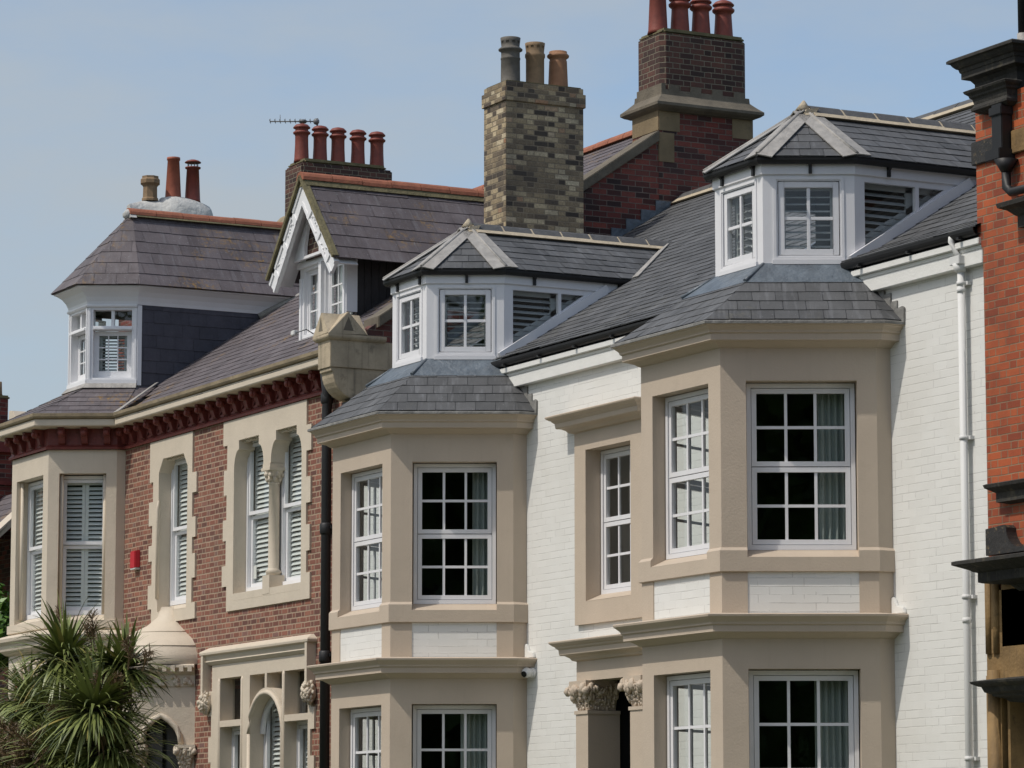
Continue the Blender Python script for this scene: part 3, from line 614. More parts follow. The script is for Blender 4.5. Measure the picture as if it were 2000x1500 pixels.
def dormer(H, c, zb, seg):
    D = [(c - .935, 2.9), (c - .935, 0.0), (c - .485, -.845), (c + .485, -.845), (c + .935, 0.0), (c + .935, 2.9)]
    zf, zt = 8.80, 8.965
    dm = None
    fr_list = []
    wood = MB()
    for i in (1, 2, 3):
        f = Fr(D[i], (D[i + 1][0] - D[i][0], D[i + 1][1] - D[i][1])); L = (Vector(D[i + 1]) - Vector(D[i])).length
        b2 = MB(f); m = 0.155 if i != 2 else 0.16
        b2.holed([(0, zb), (L, zb), (L, zf + .02), (0, zf + .02)], [[(m, zb + .10), (L - m, zb + .10), (L - m, zf - .07), (m, zf - .07)]], 0.0, -0.07)
        ring(b2, m - .045, L - m + .045, zb + .055, zf - .03, -0.03, 0.010, 0.028)
        b2.box(m - .06, L - m + .06, -.02, 0.028, zb + .005, zb + .05)
        wood.join(b2); b2.bm.free(); fr_list.append((f, m, L))
    wood.sweep(D[1:5], [(0, zb + .005), (0.012, zb + .005), (0.012, zb - .035), (0, zb - .035)])
    # cheek frame : a = Y, d = X
    yb = lambda z: (z - RZ0) / RS
    for sg in (1, -1):
        X = c + sg * .935; f = Fr((X, 0, 0), (0, 1, 0)) if sg == 1 else Fr((X, 0, 0), (0, -1, 0)); s_ = sg
        b2 = MB(f); zlo = zb - .02
        tri = [(s_ * 0.0, zb - .03), (s_ * yb(zf), zf + .02), (s_ * 0.0, zf + .02)]
        hole = [(s_ * .125, zb + .19), (s_ * (yb(zf - .08) - .25), zf - .07), (s_ * .125, zf - .07)]
        if sg == -1: tri.reverse(); hole.reverse()
        b2.holed(tri, [hole], 0.0, -0.06); wood.join(b2); b2.bm.free()
        p, q = Vector((X + sg * .022, -.06, wroof(-.06) + .05)), Vector((X + sg * .022, yb(zf) - .05, zf + .035))
        wood.beam(p, q, 0.055, 0.115)
        if sg == 1:
            b3 = MB(f); ym = .78; b3.box(ym - .022, ym + .022, -.05, .006, wroof(ym) + .12, zf - .071); wood.join(b3); b3.bm.free()
    wood.sweep(D, [(0.0, zt), (0.022, zt), (0.022, zf), (0.016, zf - .006), (0.0, zf - .006)])
    W_ = wood.build('dormer', M['pvc'], H)
    for f, m, L in fr_list:
        w = sash_window(W_, f, m, L - m, zb + .10, zf - .07, -0.03, [(1, 2, 2)], fw=0.012, sw=0.062, bw=0.034, sillh=0.02) if False else None
        mb = MB(f); a0, a1, z0, z1 = m + .008, L - m - .008, zb + .108, zf - .078
        ring(mb, a0, a1, z0, z1, -.07, -.012, 0.062); bars(mb, a0 + .062, a1 - .062, z0 + .062, z1 - .062, -.055, -.022, 2, 2, 0.036)
        mb.build('casement', M['pvc'], W_, bevel=0.004)
        pn = MB(f); pn.lf([(a0 + .06, -.045, z0 + .06), (a1 - .06, -.045, z0 + .06), (a1 - .06, -.045, z1 - .06), (a0 + .06, -.045, z1 - .06)]); pn.build('pane', M['glass'], W_, fix=False)
        louvres(W_, f, a0 + .03, a1 - .03, z0 + .02, z1 - .02, -.13, pitch=0.075, leaves=1, rail=0.05, tilt=0.36, slat=0.07, mat='dshutter')
    X = c + .935; f = Fr((X, 0, 0), (0, 1, 0))
    pn = MB(f); pn.lf([(.12, -.04, zb + .18), (yb(zf) - .3, -.04, zf - .06), (.12, -.04, zf - .06)]); pn.build('pane', M['glass'], W_, fix=False)
    lv = MB(f); z = zb + .26; ym = .78
    lv.box(ym - .075, ym + .05, -.13, -.10, wroof(ym) + .10, zf - .06); lv.box(.10, yb(zf) - .45, -.13, -.10, zf - .12, zf - .055)
    lv.prism([f(.12, -.10, zb + .14), f(.12, -.10, zb + .30), f(yb(zf) - .42, -.10, zf - .06), f(yb(zf) - .3, -.10, zf - .06)], f.n * -.03)
    while z < zf - .13:
        ye = max(.2, yb(z) - .22)
        for a, b in ((.12, min(ye, ym - .08)), (ym + .05, ye)):
            if b > a + .03: lv.prism([f(a, -.10, z - .016), f(a, -.145, z + .018), f(a, -.145, z + .026), f(a, -.10, z - .008)], f.u * (b - a))
        z += .075
    lv.build('louvre', M['dshutter'], W_)
    dk = MB(); dk.face([(p[0] * .86 + c * .14, p[1] * .8 + .1, 8.9) for p in D]); dk.face([(c - .8, .62, zb), (c + .8, .62, zb), (c + .8, .62, 8.9), (c - .8, .62, 8.9)]); dk.build('attic_room', M['interior'], W_, fix=False)
    # hipped roof
    off = 0.10
    def outpt(i):
        t0 = (Vector(D[i]) - Vector(D[i - 1])).normalized(); t1 = (Vector(D[i + 1]) - Vector(D[i])).normalized()
        n0 = Vector((t0.y, -t0.x)); n1 = Vector((t1.y, -t1.x)); m = (n0 + n1).normalized(); m /= m.dot(n0); return Vector(D[i]) + m * off
    E_ = [outpt(i) for i in range(1, 5)]; ze = 8.97; zr = 9.64; ap = (c, -.02, zr); yr = yb(zr)
    e3 = [(p.x, p.y, ze) for p in E_]; yv = yb(ze)
    rf = MB(); tri = [[e3[0], e3[1], ap], [e3[1], e3[2], ap], [e3[2], e3[3], ap]]
    for t in tri: slates(rf, t, 0.18, 0.25)
    R1 = [e3[3], (e3[3][0], yv + .02, ze), (c, yr + .02, zr), ap]; L1 = [e3[0], ap, (c, yr + .02, zr), (e3[0][0], yv + .02, ze)]
    slates(rf, R1, 0.18, 0.27); slates(rf, L1, 0.18, 0.27)
    R_ = rf.build('dormer_roof', M['slate'], H, fix=False)
    N = [pnorm(*L1[:3]), pnorm(*tri[0]), pnorm(*tri[1]), pnorm(*tri[2]), pnorm(*R1[:3])]
    ld = MB()
    for k in range(4): hip_lead(ld, Vector(ap) + V(0, 0, .0), e3[k], N[k], N[k + 1], 0.165)
    ld.build('hip_lead', M['lead'], R_)
    va, vb = Vector((e3[3][0], yv, ze)), Vector((c, yr, zr)); vl = MB(); sn = V(0, -RS, 1).normalized()
    vl.prism([va + sn * .016, vb + sn * .016, vb + sn * .016 + V(.13, 0.0, 0), va + sn * .016 + V(.16, 0, 0)], sn * .012); vl.build('valley_lead', M['lead'], R_)
    mt, mm = MB(), MB(); ridgeline(mt, mm, (c, .02, zr + .055), (c, yr + .12, zr + .055), w=.135, drop=.085, gap=.03, bed=.06)
    mm.prism([(c - .15, .05, zr - .05), (c + .15, .05, zr - .05), (c + .03, .05, zr + .06), (c - .03, .05, zr + .06)], (0, -.13, -.02)); mm.prism([(c - .12, -.09, zr - .05), (c + .12, -.09, zr - .05), (c + .13, .06, zr - .02), (c - .13, .06, zr - .02)], (0, .03, .05)); mm.tube([(c, -.03, zr), (c, -.02, zr + .12)], [.10, .012], 6)
    mt.build('ridge_tile', M['ridge'], R_); mm.build('mortar', M['mortar'], R_)
    g = MB(); n = 8; plan = [D[0]] + D[1:5] + [(D[5][0], yv)]; plan[0] = (D[0][0], yv)
    g.sweep(plan, [(0.02, ze - .01)] + [(.062 + .046 * math.cos(a), ze - .012 + .062 * math.sin(a)) for a in [math.pi * (-.0) - math.pi * k / n for k in range(n + 1)]][::-1] + [(.10, ze - .010), (.02, ze - .016)], ends=True)
    for i in (1, 2, 3, 4):
        a, b = Vector(plan[i]), Vector(plan[i + 1]) if i < 5 else None
        t = (b - a).normalized(); nn = Vector((t.y, -t.x)); L = (b - a).length
        for q in ((.5,) if i < 4 and i != 2 and i != 1 else (.2, .85) if i != 4 else (.22, .9)):
            p = a + t * (L * q); P = Vector((p.x, p.y, 0)); n3 = Vector((nn.x, nn.y, 0)); t3 = Vector((t.x, t.y, 0))
            g.prism([P + n3 * .022 + V(0, 0, ze - .17), P + n3 * .05 + V(0, 0, ze - .17), P + n3 * .05 + V(0, 0, ze - .10), P + n3 * .085 + V(0, 0, ze - .065), P + n3 * .022 + V(0, 0, ze - .04)], t3 * .035)
    g.build('gutter', M['black'], H)

XS = -4.3                                   # party line of the two white houses
# hall window of the middle house
hx0, hx1 = xy(1151, 1000), xy(1239, 1000); hz0, hz1 = 4.72, zy(1151, 879)
HW = dict(hole=[(hx0 - .03, hz0 - .03), (hx1 + .03, hz0 - .03), (hx1 + .03, hz1 + .03), (hx0 - .03, hz1 + .03)])
px0 = xy(1125, 1450, -.27); px1 = px0 + .29; qx0 = xy(1231, 1450, -.27); qx1 = qx0 + .29
lzb0 = zy(1128, 1331, -.26)
DW = dict(hole=[(px1 - .10, .3), (qx0 + .10, .3), (qx0 + .10, lzb0 + .05), (px1 - .10, lzb0 + .05)])
B_, BA, BF, BO, BL, bc = white_house('white painted terrace house in the middle, with the bracketed door hood and buff brick chimney', -13.2, XS, -8.251, -.185, (-8.945, -1.495), -10.63, -0.03, [HW, DW], 20, .015)
C_, CA, CF, CO, CL, cc = white_house('white painted terrace house on the right, joined to the orange brick building', XS, 1.47, -0.302, -.174, (-1.05, -1.575), -2.68, 0.0, [], 20, .06)

# window surround, hood and window
mb = MB(); sx0, sx1 = hx0 - .27, hx1 + .27
mb.holed([(sx0, 4.45), (sx1, 4.45), (sx1, hz1 + .30), (sx0, hz1 + .30)], [[(hx0, hz0), (hx1, hz0), (hx1, hz1), (hx0, hz1)]], 0.05, -0.2, 0.0)
mb.prism([(hx0, -.052, hz0 - .004), (hx0, .17, hz0 + .09), (hx0, .2, hz0 + .09), (hx0, .2, hz0 - .004)], (hx1 - hx0, 0, 0))
mb.build('window_surround', M['beige'], B_)
mb = MB(); ht = zy(1084, 811, -.3)
prof = [(0.0, ht + .02), (.245, ht + .005), (.255, ht - .005), (.25, ht - .02), (.215, ht - .045), (.20, ht - .05), (.19, ht - .065), (.165, ht - .085), (.16, ht - .135), (.15, ht - .145), (.11, ht - .15), (.07, ht - .17), (.045, ht - .20), (0.0, ht - .21)]
mb.sweep([(sx0 - .02, 0), (sx0 - .02, -.05), (sx1 + .02, -.05), (sx1 + .02, 0)], prof); mb.build('window_hood', M['beige'], B_)
sash_window(B_, FRONT, hx0 + .01, hx1 - .01, hz0 + .08, hz1 - .01, -0.15, [(1, 3, 2), (1, 3, 2)], fw=0.045, sw=0.05)
room(B_, hx0 - .4, hx1 + .4, .22, 1.6, 4.3, 6.95, mat='pale')
# porch entablature, pilasters, capitals
mb = MB(); et = zy(1078, 1254, -.5)
ex0, ex1 = px0 + .0, qx1 + .02
lzb = zy(1128, 1331, -.26); cz1 = zy(1112, 1344, -.34); cz0 = zy(1127, 1388, -.27)
prof = [(0.0, et + .02), (.235, et + .005), (.245, et - .005), (.24, et - .02), (.205, et - .05), (.19, et - .055), (.18, et - .075), (.155, et - .095), (.15, et - .15), (.14, et - .16), (.10, et - .165), (.06, et - .19), (.04, et - .22), (0.0, et - .23)]
mb.sweep([(ex0, 0), (ex0, -.26), (ex1, -.26), (ex1, 0)], prof)
mb.prism([(ex0, -.26, lzb), (ex1, -.26, lzb), (ex1, -.26, et), (ex0, -.26, et)], (0, .26, 0))
mb.build('door_hood', M['beige'], B_)
for a, b, nm in ((px0, px1, 1), (qx0, qx1, 2)):
    mb = MB(); mb.box(a, b, -.15, .27, .3, cz0 - .01); mb.box(a - .015, b + .015, -.15, .285, cz0 - .045, cz0 - .005); mb.box(a - .055, b + .055, -.1, .33, cz1, lzb - .001)
    pl = mb.build('pilaster', M['beige'], B_)
    mb = MB(); rough_leaf_capital(mb, a + .01, b - .01, -.1, .25, cz0, cz1, .085, 8, seed=nm * 7); mb.build('capital', M['beige'], pl, fix=False)
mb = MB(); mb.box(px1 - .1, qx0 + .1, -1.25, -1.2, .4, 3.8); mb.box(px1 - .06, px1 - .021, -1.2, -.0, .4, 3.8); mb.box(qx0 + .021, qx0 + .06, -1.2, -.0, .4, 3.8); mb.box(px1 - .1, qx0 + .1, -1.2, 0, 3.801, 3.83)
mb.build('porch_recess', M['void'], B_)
# white plaster fillets where the lower cornices meet the wall
for H_, A_, dz in ((B_, BA, -.03), (C_, CA, 0)):
    mb = MB(); x = A_[5][0]; mb.prism([(x, -.0, 4.16 + dz), (x + .24, -.0, 4.16 + dz), (x + .22, -.0, 4.22 + dz), (x + .10, -.0, 4.245 + dz), (x + .05, -.0, 4.33 + dz), (x, -.0, 4.34 + dz)], (0, -.035, 0)); mb.build('mortar_fillet', M['wpaint'], H_, bevel=.008)

# ridge of the white houses
for H_, a, b in ((B_, -13.0, XS), (C_, XS, 3.2)):
    mt, mm = MB(), MB(); z = wroof(RIDGE_Y) + .06
    ridgeline(mt, mm, (a, RIDGE_Y, z), (b, RIDGE_Y, z), w=.14, drop=.08, gap=.025, bed=.09)
    rt_ = mt.build('ridge_tile', M['ridge'], H_); mm.build('mortar', M['mortar'], H_)
# buff chimney stack
XB = -12.3; a0 = ox(988, 400, XB).y; a1 = ox(1140, 400, XB).y; xb0 = oy(945, 400, a0).x; zt = ox(988, 157, XB).z
mb = MB(); mb.box(xb0, XB, -a1, -a0, 8.6, zt - .27)
mb.box(xb0 - .025, XB + .025, -a1 - .025, -a0 + .025, zt - .27, zt - .085); mb.box(xb0, XB, -a1, -a0, zt - .085, zt)
st = mb.build('chimney', M['ybrick'], B_, bevel=.004)
mb = MB(); mb.prism([(xb0 + .02, a0 + .02, zt), (XB - .02, a0 + .02, zt), (XB - .02, a1 - .02, zt), (xb0 + .02, a1 - .02, zt)], (0, 0, .02)); mb.build('flaunching', M['mossy'], st, bevel=.008)
xm = (xb0 + XB) / 2
def pot(parent, c, mat, prof, n=20, holes=()):
    mb = MB(); mb.lathe(c, prof, n, holes=holes); return mb.build('chimney_pot', M[mat], parent, origin=c)
def pot_y(px, py, x): return ox(px, py, x).y
k1 = [(.155, 0), (.15, .03), (.135, .05), (.132, .33), (.137, .335), (.137, .35), (.13, .36), (.13, .43), (.165, .445), (.168, .46), (.14, .48), (.125, .49), (.130, .525), (.134, .555), (.14, .60), (.132, .60), (.12, .5), (.11, .2)]
k2 = [(.14, 0), (.137, .03), (.128, .05), (.128, .38), (.14, .40), (.14, .43), (.125, .45), (.130, .50), (.134, .53), (.14, .57), (.132, .57), (.12, .47), (.11, .2)]
k3 = [(.155, 0), (.15, .025), (.14, .04), (.125, .36), (.125, .38), (.118, .385), (.118, .41), (.15, .43), (.155, .45), (.135, .47), (.125, .475), (.125, .5), (.12, .5), (.11, .2)]
k1, k2, k3 = ([(r, z * 1.13) for r, z in k_] for k_ in (k1, k2, k3))
for px, py, mt_, k, hs in ((997, 150, 'gpot', k1, (12,)), (1045, 156, 'bpot', k2, (7,)), (1090, 163, 'tpot', k3, ())):
    c_ = ox(px, py, xm); p_ = pot(st, (xm, c_.y, zt - .0), mt_, k, holes=hs)

# ------------------------------------------------------------------ curtains in the white houses
def cur(openings, k, side, w, lv, zb, zt, label):
    f, a0, a1 = openings[k]
    if side == 'r': s0, s1 = a1 - w - .08, a1 - .02
    else: s0, s1 = a0 + .02, a0 + .08 + w
    curtain(f, s0, s1, zb - .25, zt + .2, -.36, label, group='curtains in the bay windows')
cur(BO, 2, 'r', .22, BL, BL['zi'], BL['zt'], 'half drawn pale curtain in the upper slanted bay window of the middle white house')
cur(BO, 2, 'r', .36, BL, BL['lbi'], BL['lt'], 'pale pleated curtain in the lower slanted bay window of the middle white house')
cur(CO, 2, 'r', .30, CL, CL['zi'], CL['zt'], 'pale green curtain in the upper slanted bay window of the right white house')
cur(CO, 2, 'r', .36, CL, CL['lbi'], CL['lt'], 'pale pleated curtain in the lower slanted bay window of the right white house')

# white downpipe, hopper and clips
dx = xy(1884, 900, -.07); P = thing('downpipe', 'white round downpipe with a square hopper on the white painted wall', 'drainpipe', (dx, -.07, 0))
hz = zy(1879, 512, -.12)
mb = MB(); mb.tube([(dx, -.075, .3), (dx, -.075, hz - .08)], .038, 14)
for z in (hz - .29, hz - 3.55): mb.tube([(dx, -.075, z), (dx, -.075, z + .05)], .044, 14)
mb.build('pipe', M['white'], P)
mb = MB(); mb.prism([(dx - .085, -.01, hz + .07), (dx + .085, -.01, hz + .07), (dx + .085, -.155, hz + .07), (dx - .085, -.155, hz + .07)], (0, 0, -.085))
mb.lathe((dx, -.08, hz - .09), [(.04, 0), (.06, .02), (.085, .085), (.085, .09)], 14); mb.build('hopper', M['white'], P, bevel=.01)
mb = MB(); mb.tube([(dx - .05, -.14, hz + .30), (dx - .045, -.15, hz + .22), (dx - .01, -.13, hz + .10), (dx, -.1, hz + .06)], .036, 12); mb.build('swan_neck', M['white'], P)
for z in (zy(1884, 855, -.07), zy(1886, 1166, -.07), zy(1887, 1482, -.07), zy(1881, 553, -.07)):
    mb = MB(); mb.tube([(dx, -.075, z - .02), (dx, -.075, z + .02)], .046, 14); mb.box(dx - .075, dx + .075, .0, .05, z - .018, z + .018); mb.build('pipe_clip', M['white'], P)

# dome camera beside the middle bay
q = oy(1044, 1314, -.0); K = thing('security_camera', 'white turret security camera on the white wall beside the middle bay', 'camera', tuple(q), 'wall cameras')
mb = MB(); mb.tube([q, q + V(0, -.05, 0)], .062, 20); mb.tube([q + V(0, -.05, 0), q + V(0, -.09, 0)], [.062, .045], 20); mb.ball(q + V(0, -.105, 0), .062, (1, 1, 1), 14); mb.build('body', M['white'], K)
mb = MB(); d_ = V(.35, -.85, -.38).normalized(); mb.tube([q + V(0, -.105, 0) + d_ * .045, q + V(0, -.105, 0) + d_ * .0645], .036, 16); mb.build('lens', M['lens'], K)

# ------------------------------------------------------------------ the red brick house with cream stone
XGA = -13.05                                  # outer face of its near gable wall
AX0, AX1 = -25.6, XGA
ARS, ARZ = 0.68, 8.652                        # main roof: z = ARZ + ARS*Y
ARIDGE = 5.4
A_H = thing('brick_house', 'red brick terrace house with cream stone dressings, red bracketed eaves and a gabled dormer', 'house', ((AX0 + AX1) / 2, 0, 0))
def P2(*pts): return [(oy(px, py).x, oy(px, py).z) for px, py in pts]
# windows on the flat front : stone surrounds with toothed edges
sgl_x0, sgl_x1 = xy(313, 1000), xy(369, 1000)
d_x0, d_x1 = xy(460, 1000), xy(592, 1000); dcx = (d_x0 + d_x1) / 2
wz = zy(362, 1187) + .10; szt = zy(345, 890); dzt = zy(500, 852)
def lancet(a0, a1, z0, zs, zt, inset):
    """opening with quarter-round shoulders carrying a flat lintel"""
    w = inset; pts = [(a0, z0), (a1, z0), (a1, zs)]
    for k in range(1, 8): t = math.pi / 2 * k / 8; pts.append((a1 - w + w * math.cos(t), zs + w * 1.7 * math.sin(t)))
    top = zs + w * 1.7; pts += [(a1 - w, top), (a1 - w, zt), (a0 + w, zt), (a0 + w, top)]
    for k in range(7, 0, -1): t = math.pi / 2 * k / 8; pts.append((a0 + w - w * math.cos(t), zs + w * 1.7 * math.sin(t)))
    pts.append((a0, zs)); return pts
def toothed(x0, x1, z0, z1, tl, tr, seed):
    rnd = random.Random(seed); L, Rr = [], []
    z = z0; k = 0; zz = [z0]
    while z < z1 - .35: z += rnd.choice([.24, .30, .36]); zz.append(z)
    zz[-1] = z1
    for i in range(len(zz) - 1):
        o = (tl if i % 2 else 0) + rnd.uniform(-.02, .02); L += [(x0 - o, zz[i]), (x0 - o, zz[i + 1])]
        o = (tr if i % 2 == 0 else 0) + rnd.uniform(-.02, .02); Rr += [(x1 + o, zz[i]), (x1 + o, zz[i + 1])]
    return L[::-1] and (Rr + L[::-1])
FZ = 8.035                                    # underside of the red frieze
s_open = [(sgl_x0, wz - .1), (sgl_x1, wz - .1), (sgl_x1, szt - .20), (sgl_x1 - .16, szt), (sgl_x0 + .16, szt), (sgl_x0, szt - .20)]
dm = .13
dzs = dzt - .42; dl = lancet(d_x0, dcx - dm, wz - .02, dzs, dzt, .17); dr = lancet(dcx + dm, d_x1, wz - .02, dzs, dzt, .17)
twin = [(d_x0, wz - .02), (d_x1, wz - .02)] + dr[2:] + [(dcx + dm, dzs - .02), (dcx - dm, dzs - .02)] + dl[2:]
lw_x0, lw_x1 = xy(412, 1350), xy(612, 1350); lw_z1 = zy(520, 1262)
wall = MB()
rect = lambda a0, a1, z0, z1: [(a0, z0), (a1, z0), (a1, z1), (a0, z1)]
wall.holed(rect(-21.52, XGA, 0, 8.5), [rect(sgl_x0 - .1, sgl_x1 + .1, wz - .2, szt + .1), rect(d_x0 - .1, d_x1 + .1, wz - .2, dzt + .1), rect(lw_x0 + .12, lw_x1 - .12, .6, lw_z1 - .1)], 0.0, -.1)
wall.holed(rect(AX0, -24.2, 0, 8.5), [], 0.0)
wall.lf([(-24.25, -.003, 8.0), (-21.5, -.003, 8.0), (-21.5, -.003, 8.55), (-24.25, -.003, 8.55)])
wall.build('wall', M['abrick'], A_H, fix=False)
mb = MB(); mb.box(AX0, AX1 - .35, -11, -10.8, 0, 8.6); mb.build('rear_wall', M['gbrick'], A_H)
mb = MB(); mb.holed(toothed(sgl_x0 - .24, sgl_x1 + .20, wz - .28, FZ - .006, .13, .13, 3), [s_open], 0.03, -.22, 0.0)
mb.prism([(sgl_x0 + .001, -.032, wz - .105), (sgl_x0 + .001, .19, wz - .0), (sgl_x0 + .001, .22, wz), (sgl_x0 + .001, .22, wz - .105)], (sgl_x1 - sgl_x0 - .002, 0, 0))
# carved lintel soffit and chamfer stops
for k in range(9): mb.ball((sgl_x0 + .19 + (sgl_x1 - sgl_x0 - .38) * k / 8, .06, szt - .015), .028, (1, 1.6, .8), 5, .008)
for x in (sgl_x0 - .012,): mb.tube([(x, -.03, wz + .10), (x, -.035, szt - .75), (x + .02, -.03, szt - .62)], [.03, .03, .012], 8)
mb.build('window_surround', M['cream'], A_H, fix=True)
mb = MB(); mb.holed(toothed(d_x0 - .26, d_x1 + .17, wz - .26, FZ - .006, .13, .13, 5), [twin], 0.03, -.22, 0.0)
mb.prism([(d_x0 + .001, -.032, wz - .12), (d_x0 + .001, .19, wz - .0), (d_x0 + .001, .22, wz), (d_x0 + .001, .22, wz - .12)], (d_x1 - d_x0 - .002, 0, 0))
for x0 in (d_x0, dcx + dm):
    w = (d_x1 - d_x0) / 2 - dm
    for k in range(8): mb.ball((x0 + .20 + (w - .40) * k / 7, .06, dzt - .015), .028, (1, 1.6, .8), 5, .008)
mb.box(dcx - .12, dcx + .12, -.2, .034, wz - .1, wz + .16)
mb.build('window_surround', M['cream'], A_H, fix=True)
mb = MB(); zc = dzs - .125; mb.lathe((dcx, .085, wz + .16), [(.105, 0), (.105, .03), (.12, .05), (.085, .09), (.08, .1), (.077, zc - wz - .35), (.09, zc - wz - .34), (.09, zc - wz - .32), (.08, zc - wz - .31)], 16)
mb.lathe((dcx, .085, zc - .17), [(.08, 0), (.10, .06), (.14, .15), (.15, .17), (.155, .18)], 12, False, math.pi / 8)
mb.box(dcx - .15, dcx + .15, -.22, .055, zc + .005, zc + .05); mb.box(dcx - .13, dcx + .13, -.2, .04, zc + .05, zc + .11)
for k in range(8):
    a = k * math.pi / 4; mb.ball((dcx + .115 * math.cos(a), .085 + .115 * math.sin(a), zc - .05), .04, (1, 1, 1.3), 6, .012); mb.ball((dcx + .10 * math.cos(a + .4), .085 + .10 * math.sin(a + .4), zc - .11), .03, (1, 1, 1.6), 6, .008)
mb.build('column', M['cream'], A_H, fix=False)
def a_window(fr, a0, a1, z0, z1, d, leaves=2, mid=True, tilt=.80):
    w = sash_window(A_H, fr, a0, a1, z0, z1, d, [(1, 1, 1), (1, 1, 1)], fw=0.05, sw=0.05, mat='gloss', sillh=.07, step=.045)
    louvres(w, fr, a0 + .03, a1 - .03, z0 + .08, z1 - .06, d - .115, pitch=.068, leaves=leaves, mid=(z0 + z1) / 2 if mid else None, tilt=tilt, slat=.062)
    return w
a_window(FRONT, sgl_x0 - .004, sgl_x1 + .02, wz - .0, szt + .02, -.17, 1, tilt=.95)
a_window(FRONT, d_x0 - .004, dcx - .045, wz + .0, dzt + .02, -.17, 1, tilt=.95)
a_window(FRONT, dcx + .045, d_x1 + .02, wz + .0, dzt + .02, -.17, 1, tilt=.95)
room(A_H, sgl_x0 - .5, sgl_x1 + .5, .45, 2.5, wz - .3, dzt + .2); room(A_H, d_x0 - .3, d_x1 + .3, .45, 2.5, wz - .3, dzt + .2)
q = oy(496, 1128, .25); mb = MB(); mb.box(q.x - .06, q.x + .09, -.252, -.247, q.z - .02, q.z + .17); o = mb.build('paper_notice', M['paper'], None, origin=q)
tag(o, 'small white paper notice inside the left pane of the twin arched window', 'notice')

# lower mullioned window with its label mould
def lx(px): return xy(px, 1400)
lz = lambda px, py: zy(px, py)
Lt = lz(455, 1325); Ct = lz(500, 1318); Rt = lz(580, 1306); tr = lz(455, 1413)
arch_c = (lx(491) + lx(554)) / 2; arch_r = (lx(554) - lx(491)) / 2; arch_top = lz(525, 1356); za = arch_top - arch_r * .95
archpts = [(arch_c - arch_r, .8), (arch_c + arch_r, .8)] + [(arch_c + arch_r * math.cos(math.pi * k / 14), za + arch_r * .95 * math.sin(math.pi * k / 14)) for k in range(15)]
lt0, lt1 = lx(433), lx(474); rt0, rt1 = lx(559), lx(605); top = (Lt + Rt) / 2
holes = [rect(lt0, lt1, tr + .05, top), rect(lt0, lt1, .8, tr - .04), rect(rt0, rt1, tr + .05, top), rect(rt0, rt1, .8, tr - .04)]
sp0 = [(arch_c - arch_r, za + .02)]
def spandrel(s_):
    c0 = arch_c - arch_r if s_ < 0 else arch_c + arch_r; xm_ = arch_c - .035 if s_ < 0 else arch_c + .035; R2 = arch_r + .10
    arc = []
    for k in range(9):
        t = k / 8; x = c0 + (xm_ - c0) * t; dx_ = (x - arch_c) / R2; arc.append((x, za + R2 * .95 * math.sqrt(max(0, 1 - dx_ * dx_))))
    pts = arc + [(xm_, top), (c0, top)]
    return pts if s_ < 0 else pts[::-1]
holes += [archpts, spandrel(-1), spandrel(1)]
mb = MB(); o_ = toothed(lw_x0 + .1, lw_x1 - .02, .5, lw_z1 - .02, .12, .10, 9)
mb.holed(o_, holes, 0.03, -.20, 0.0)
mb.tube([(arch_c - arch_r - .03, -.03, .8), (arch_c - arch_r - .03, -.03, za)] + [(arch_c - (arch_r + .03) * math.cos(math.pi * k / 14), -.03, za + (arch_r + .03) * .95 * math.sin(math.pi * k / 14)) for k in range(15)] + [(arch_c + arch_r + .03, -.03, za), (arch_c + arch_r + .03, -.03, .8)], .035, 8)
for x in (lt0 - .04, lt1 + .035, rt0 - .035): mb.tube([(x, -.02, .8), (x, -.02, top - .05), (x + .0, -.0, top)], .032, 8)
mb.build('mullioned_surround', M['cream'], A_H)
mb = MB(); mz = lw_z1 + .02; prof = [(0, mz + .06), (.11, mz), (.12, mz - .02), (.115, mz - .05), (.07, mz - .07), (.05, mz - .13), (.06, mz - .15), (.02, mz - .19), (0, mz - .2)]
mb.sweep([(lw_x0 + .02, 0), (lw_x0 + .02, -.03), (lw_x1 - .0, -.03), (lw_x1 - .0, 0)], prof)
for x, s_ in ((lw_x0 - .07, 1), (lw_x1 + .0, -1)): mb.box(x, x + .07, 0, .135, mz - .62, mz - .0)
mb.build('label_mould', M['cream'], A_H)
for x in (lw_x0 - .02, lw_x1 + .02):
    mb = MB(); rnd = random.Random(int(x * 10))
    mb.ball((x, -.06, mz - .74), .11, (1, 1, 1.25), 8, .01)
    for k in range(60):
        dv_ = Vector((rnd.gauss(0, 1), -abs(rnd.gauss(0, 1)), rnd.gauss(0, 1))).normalized(); mb.ball(Vector((x, -.06, mz - .73)) + Vector((dv_.x * .11, dv_.y * .11, dv_.z * .15)), .026, (1, 1, 1.3), 5, .008)
    mb.build('carved_boss', M['cream'], A_H, fix=False)
for a0, a1, z0, z1 in ((lt0, lt1, tr + .05, top), (rt0, rt1, tr + .05, top), (arch_c - arch_r, arch_c + arch_r, za + .2, top)):
    pn = MB(); pn.lf([(a0 - .02, -.17, z0 - .02), (a1 + .02, -.17, z0 - .02), (a1 + .02, -.17, z1 + .02), (a0 - .02, -.17, z1 + .02)]); pn.build('leaded_light', M['glass'], A_H, fix=False)
a_window(FRONT, lt0 - .03, lt1 + .03, .8, tr - .04, -.16, 1, False); a_window(FRONT, rt0 - .03, rt1 + .03, .8, tr - .04, -.16, 1, False)
a_window(FRONT, arch_c - arch_r - .02, arch_c + arch_r + .02, .8, za + arch_r + .05, -.19, 1, False)
mb = MB(); fz = za
ring_o = [(arch_c + (arch_r + .02) * math.cos(math.pi * k / 14), za + (arch_r * .95 + .02) * math.sin(math.pi * k / 14)) for k in range(15)]
ring_i = [(arch_c + (arch_r - .07) * math.cos(math.pi * k / 14), za + (arch_r * .95 - .07) * math.sin(math.pi * k / 14)) for k in range(15)]
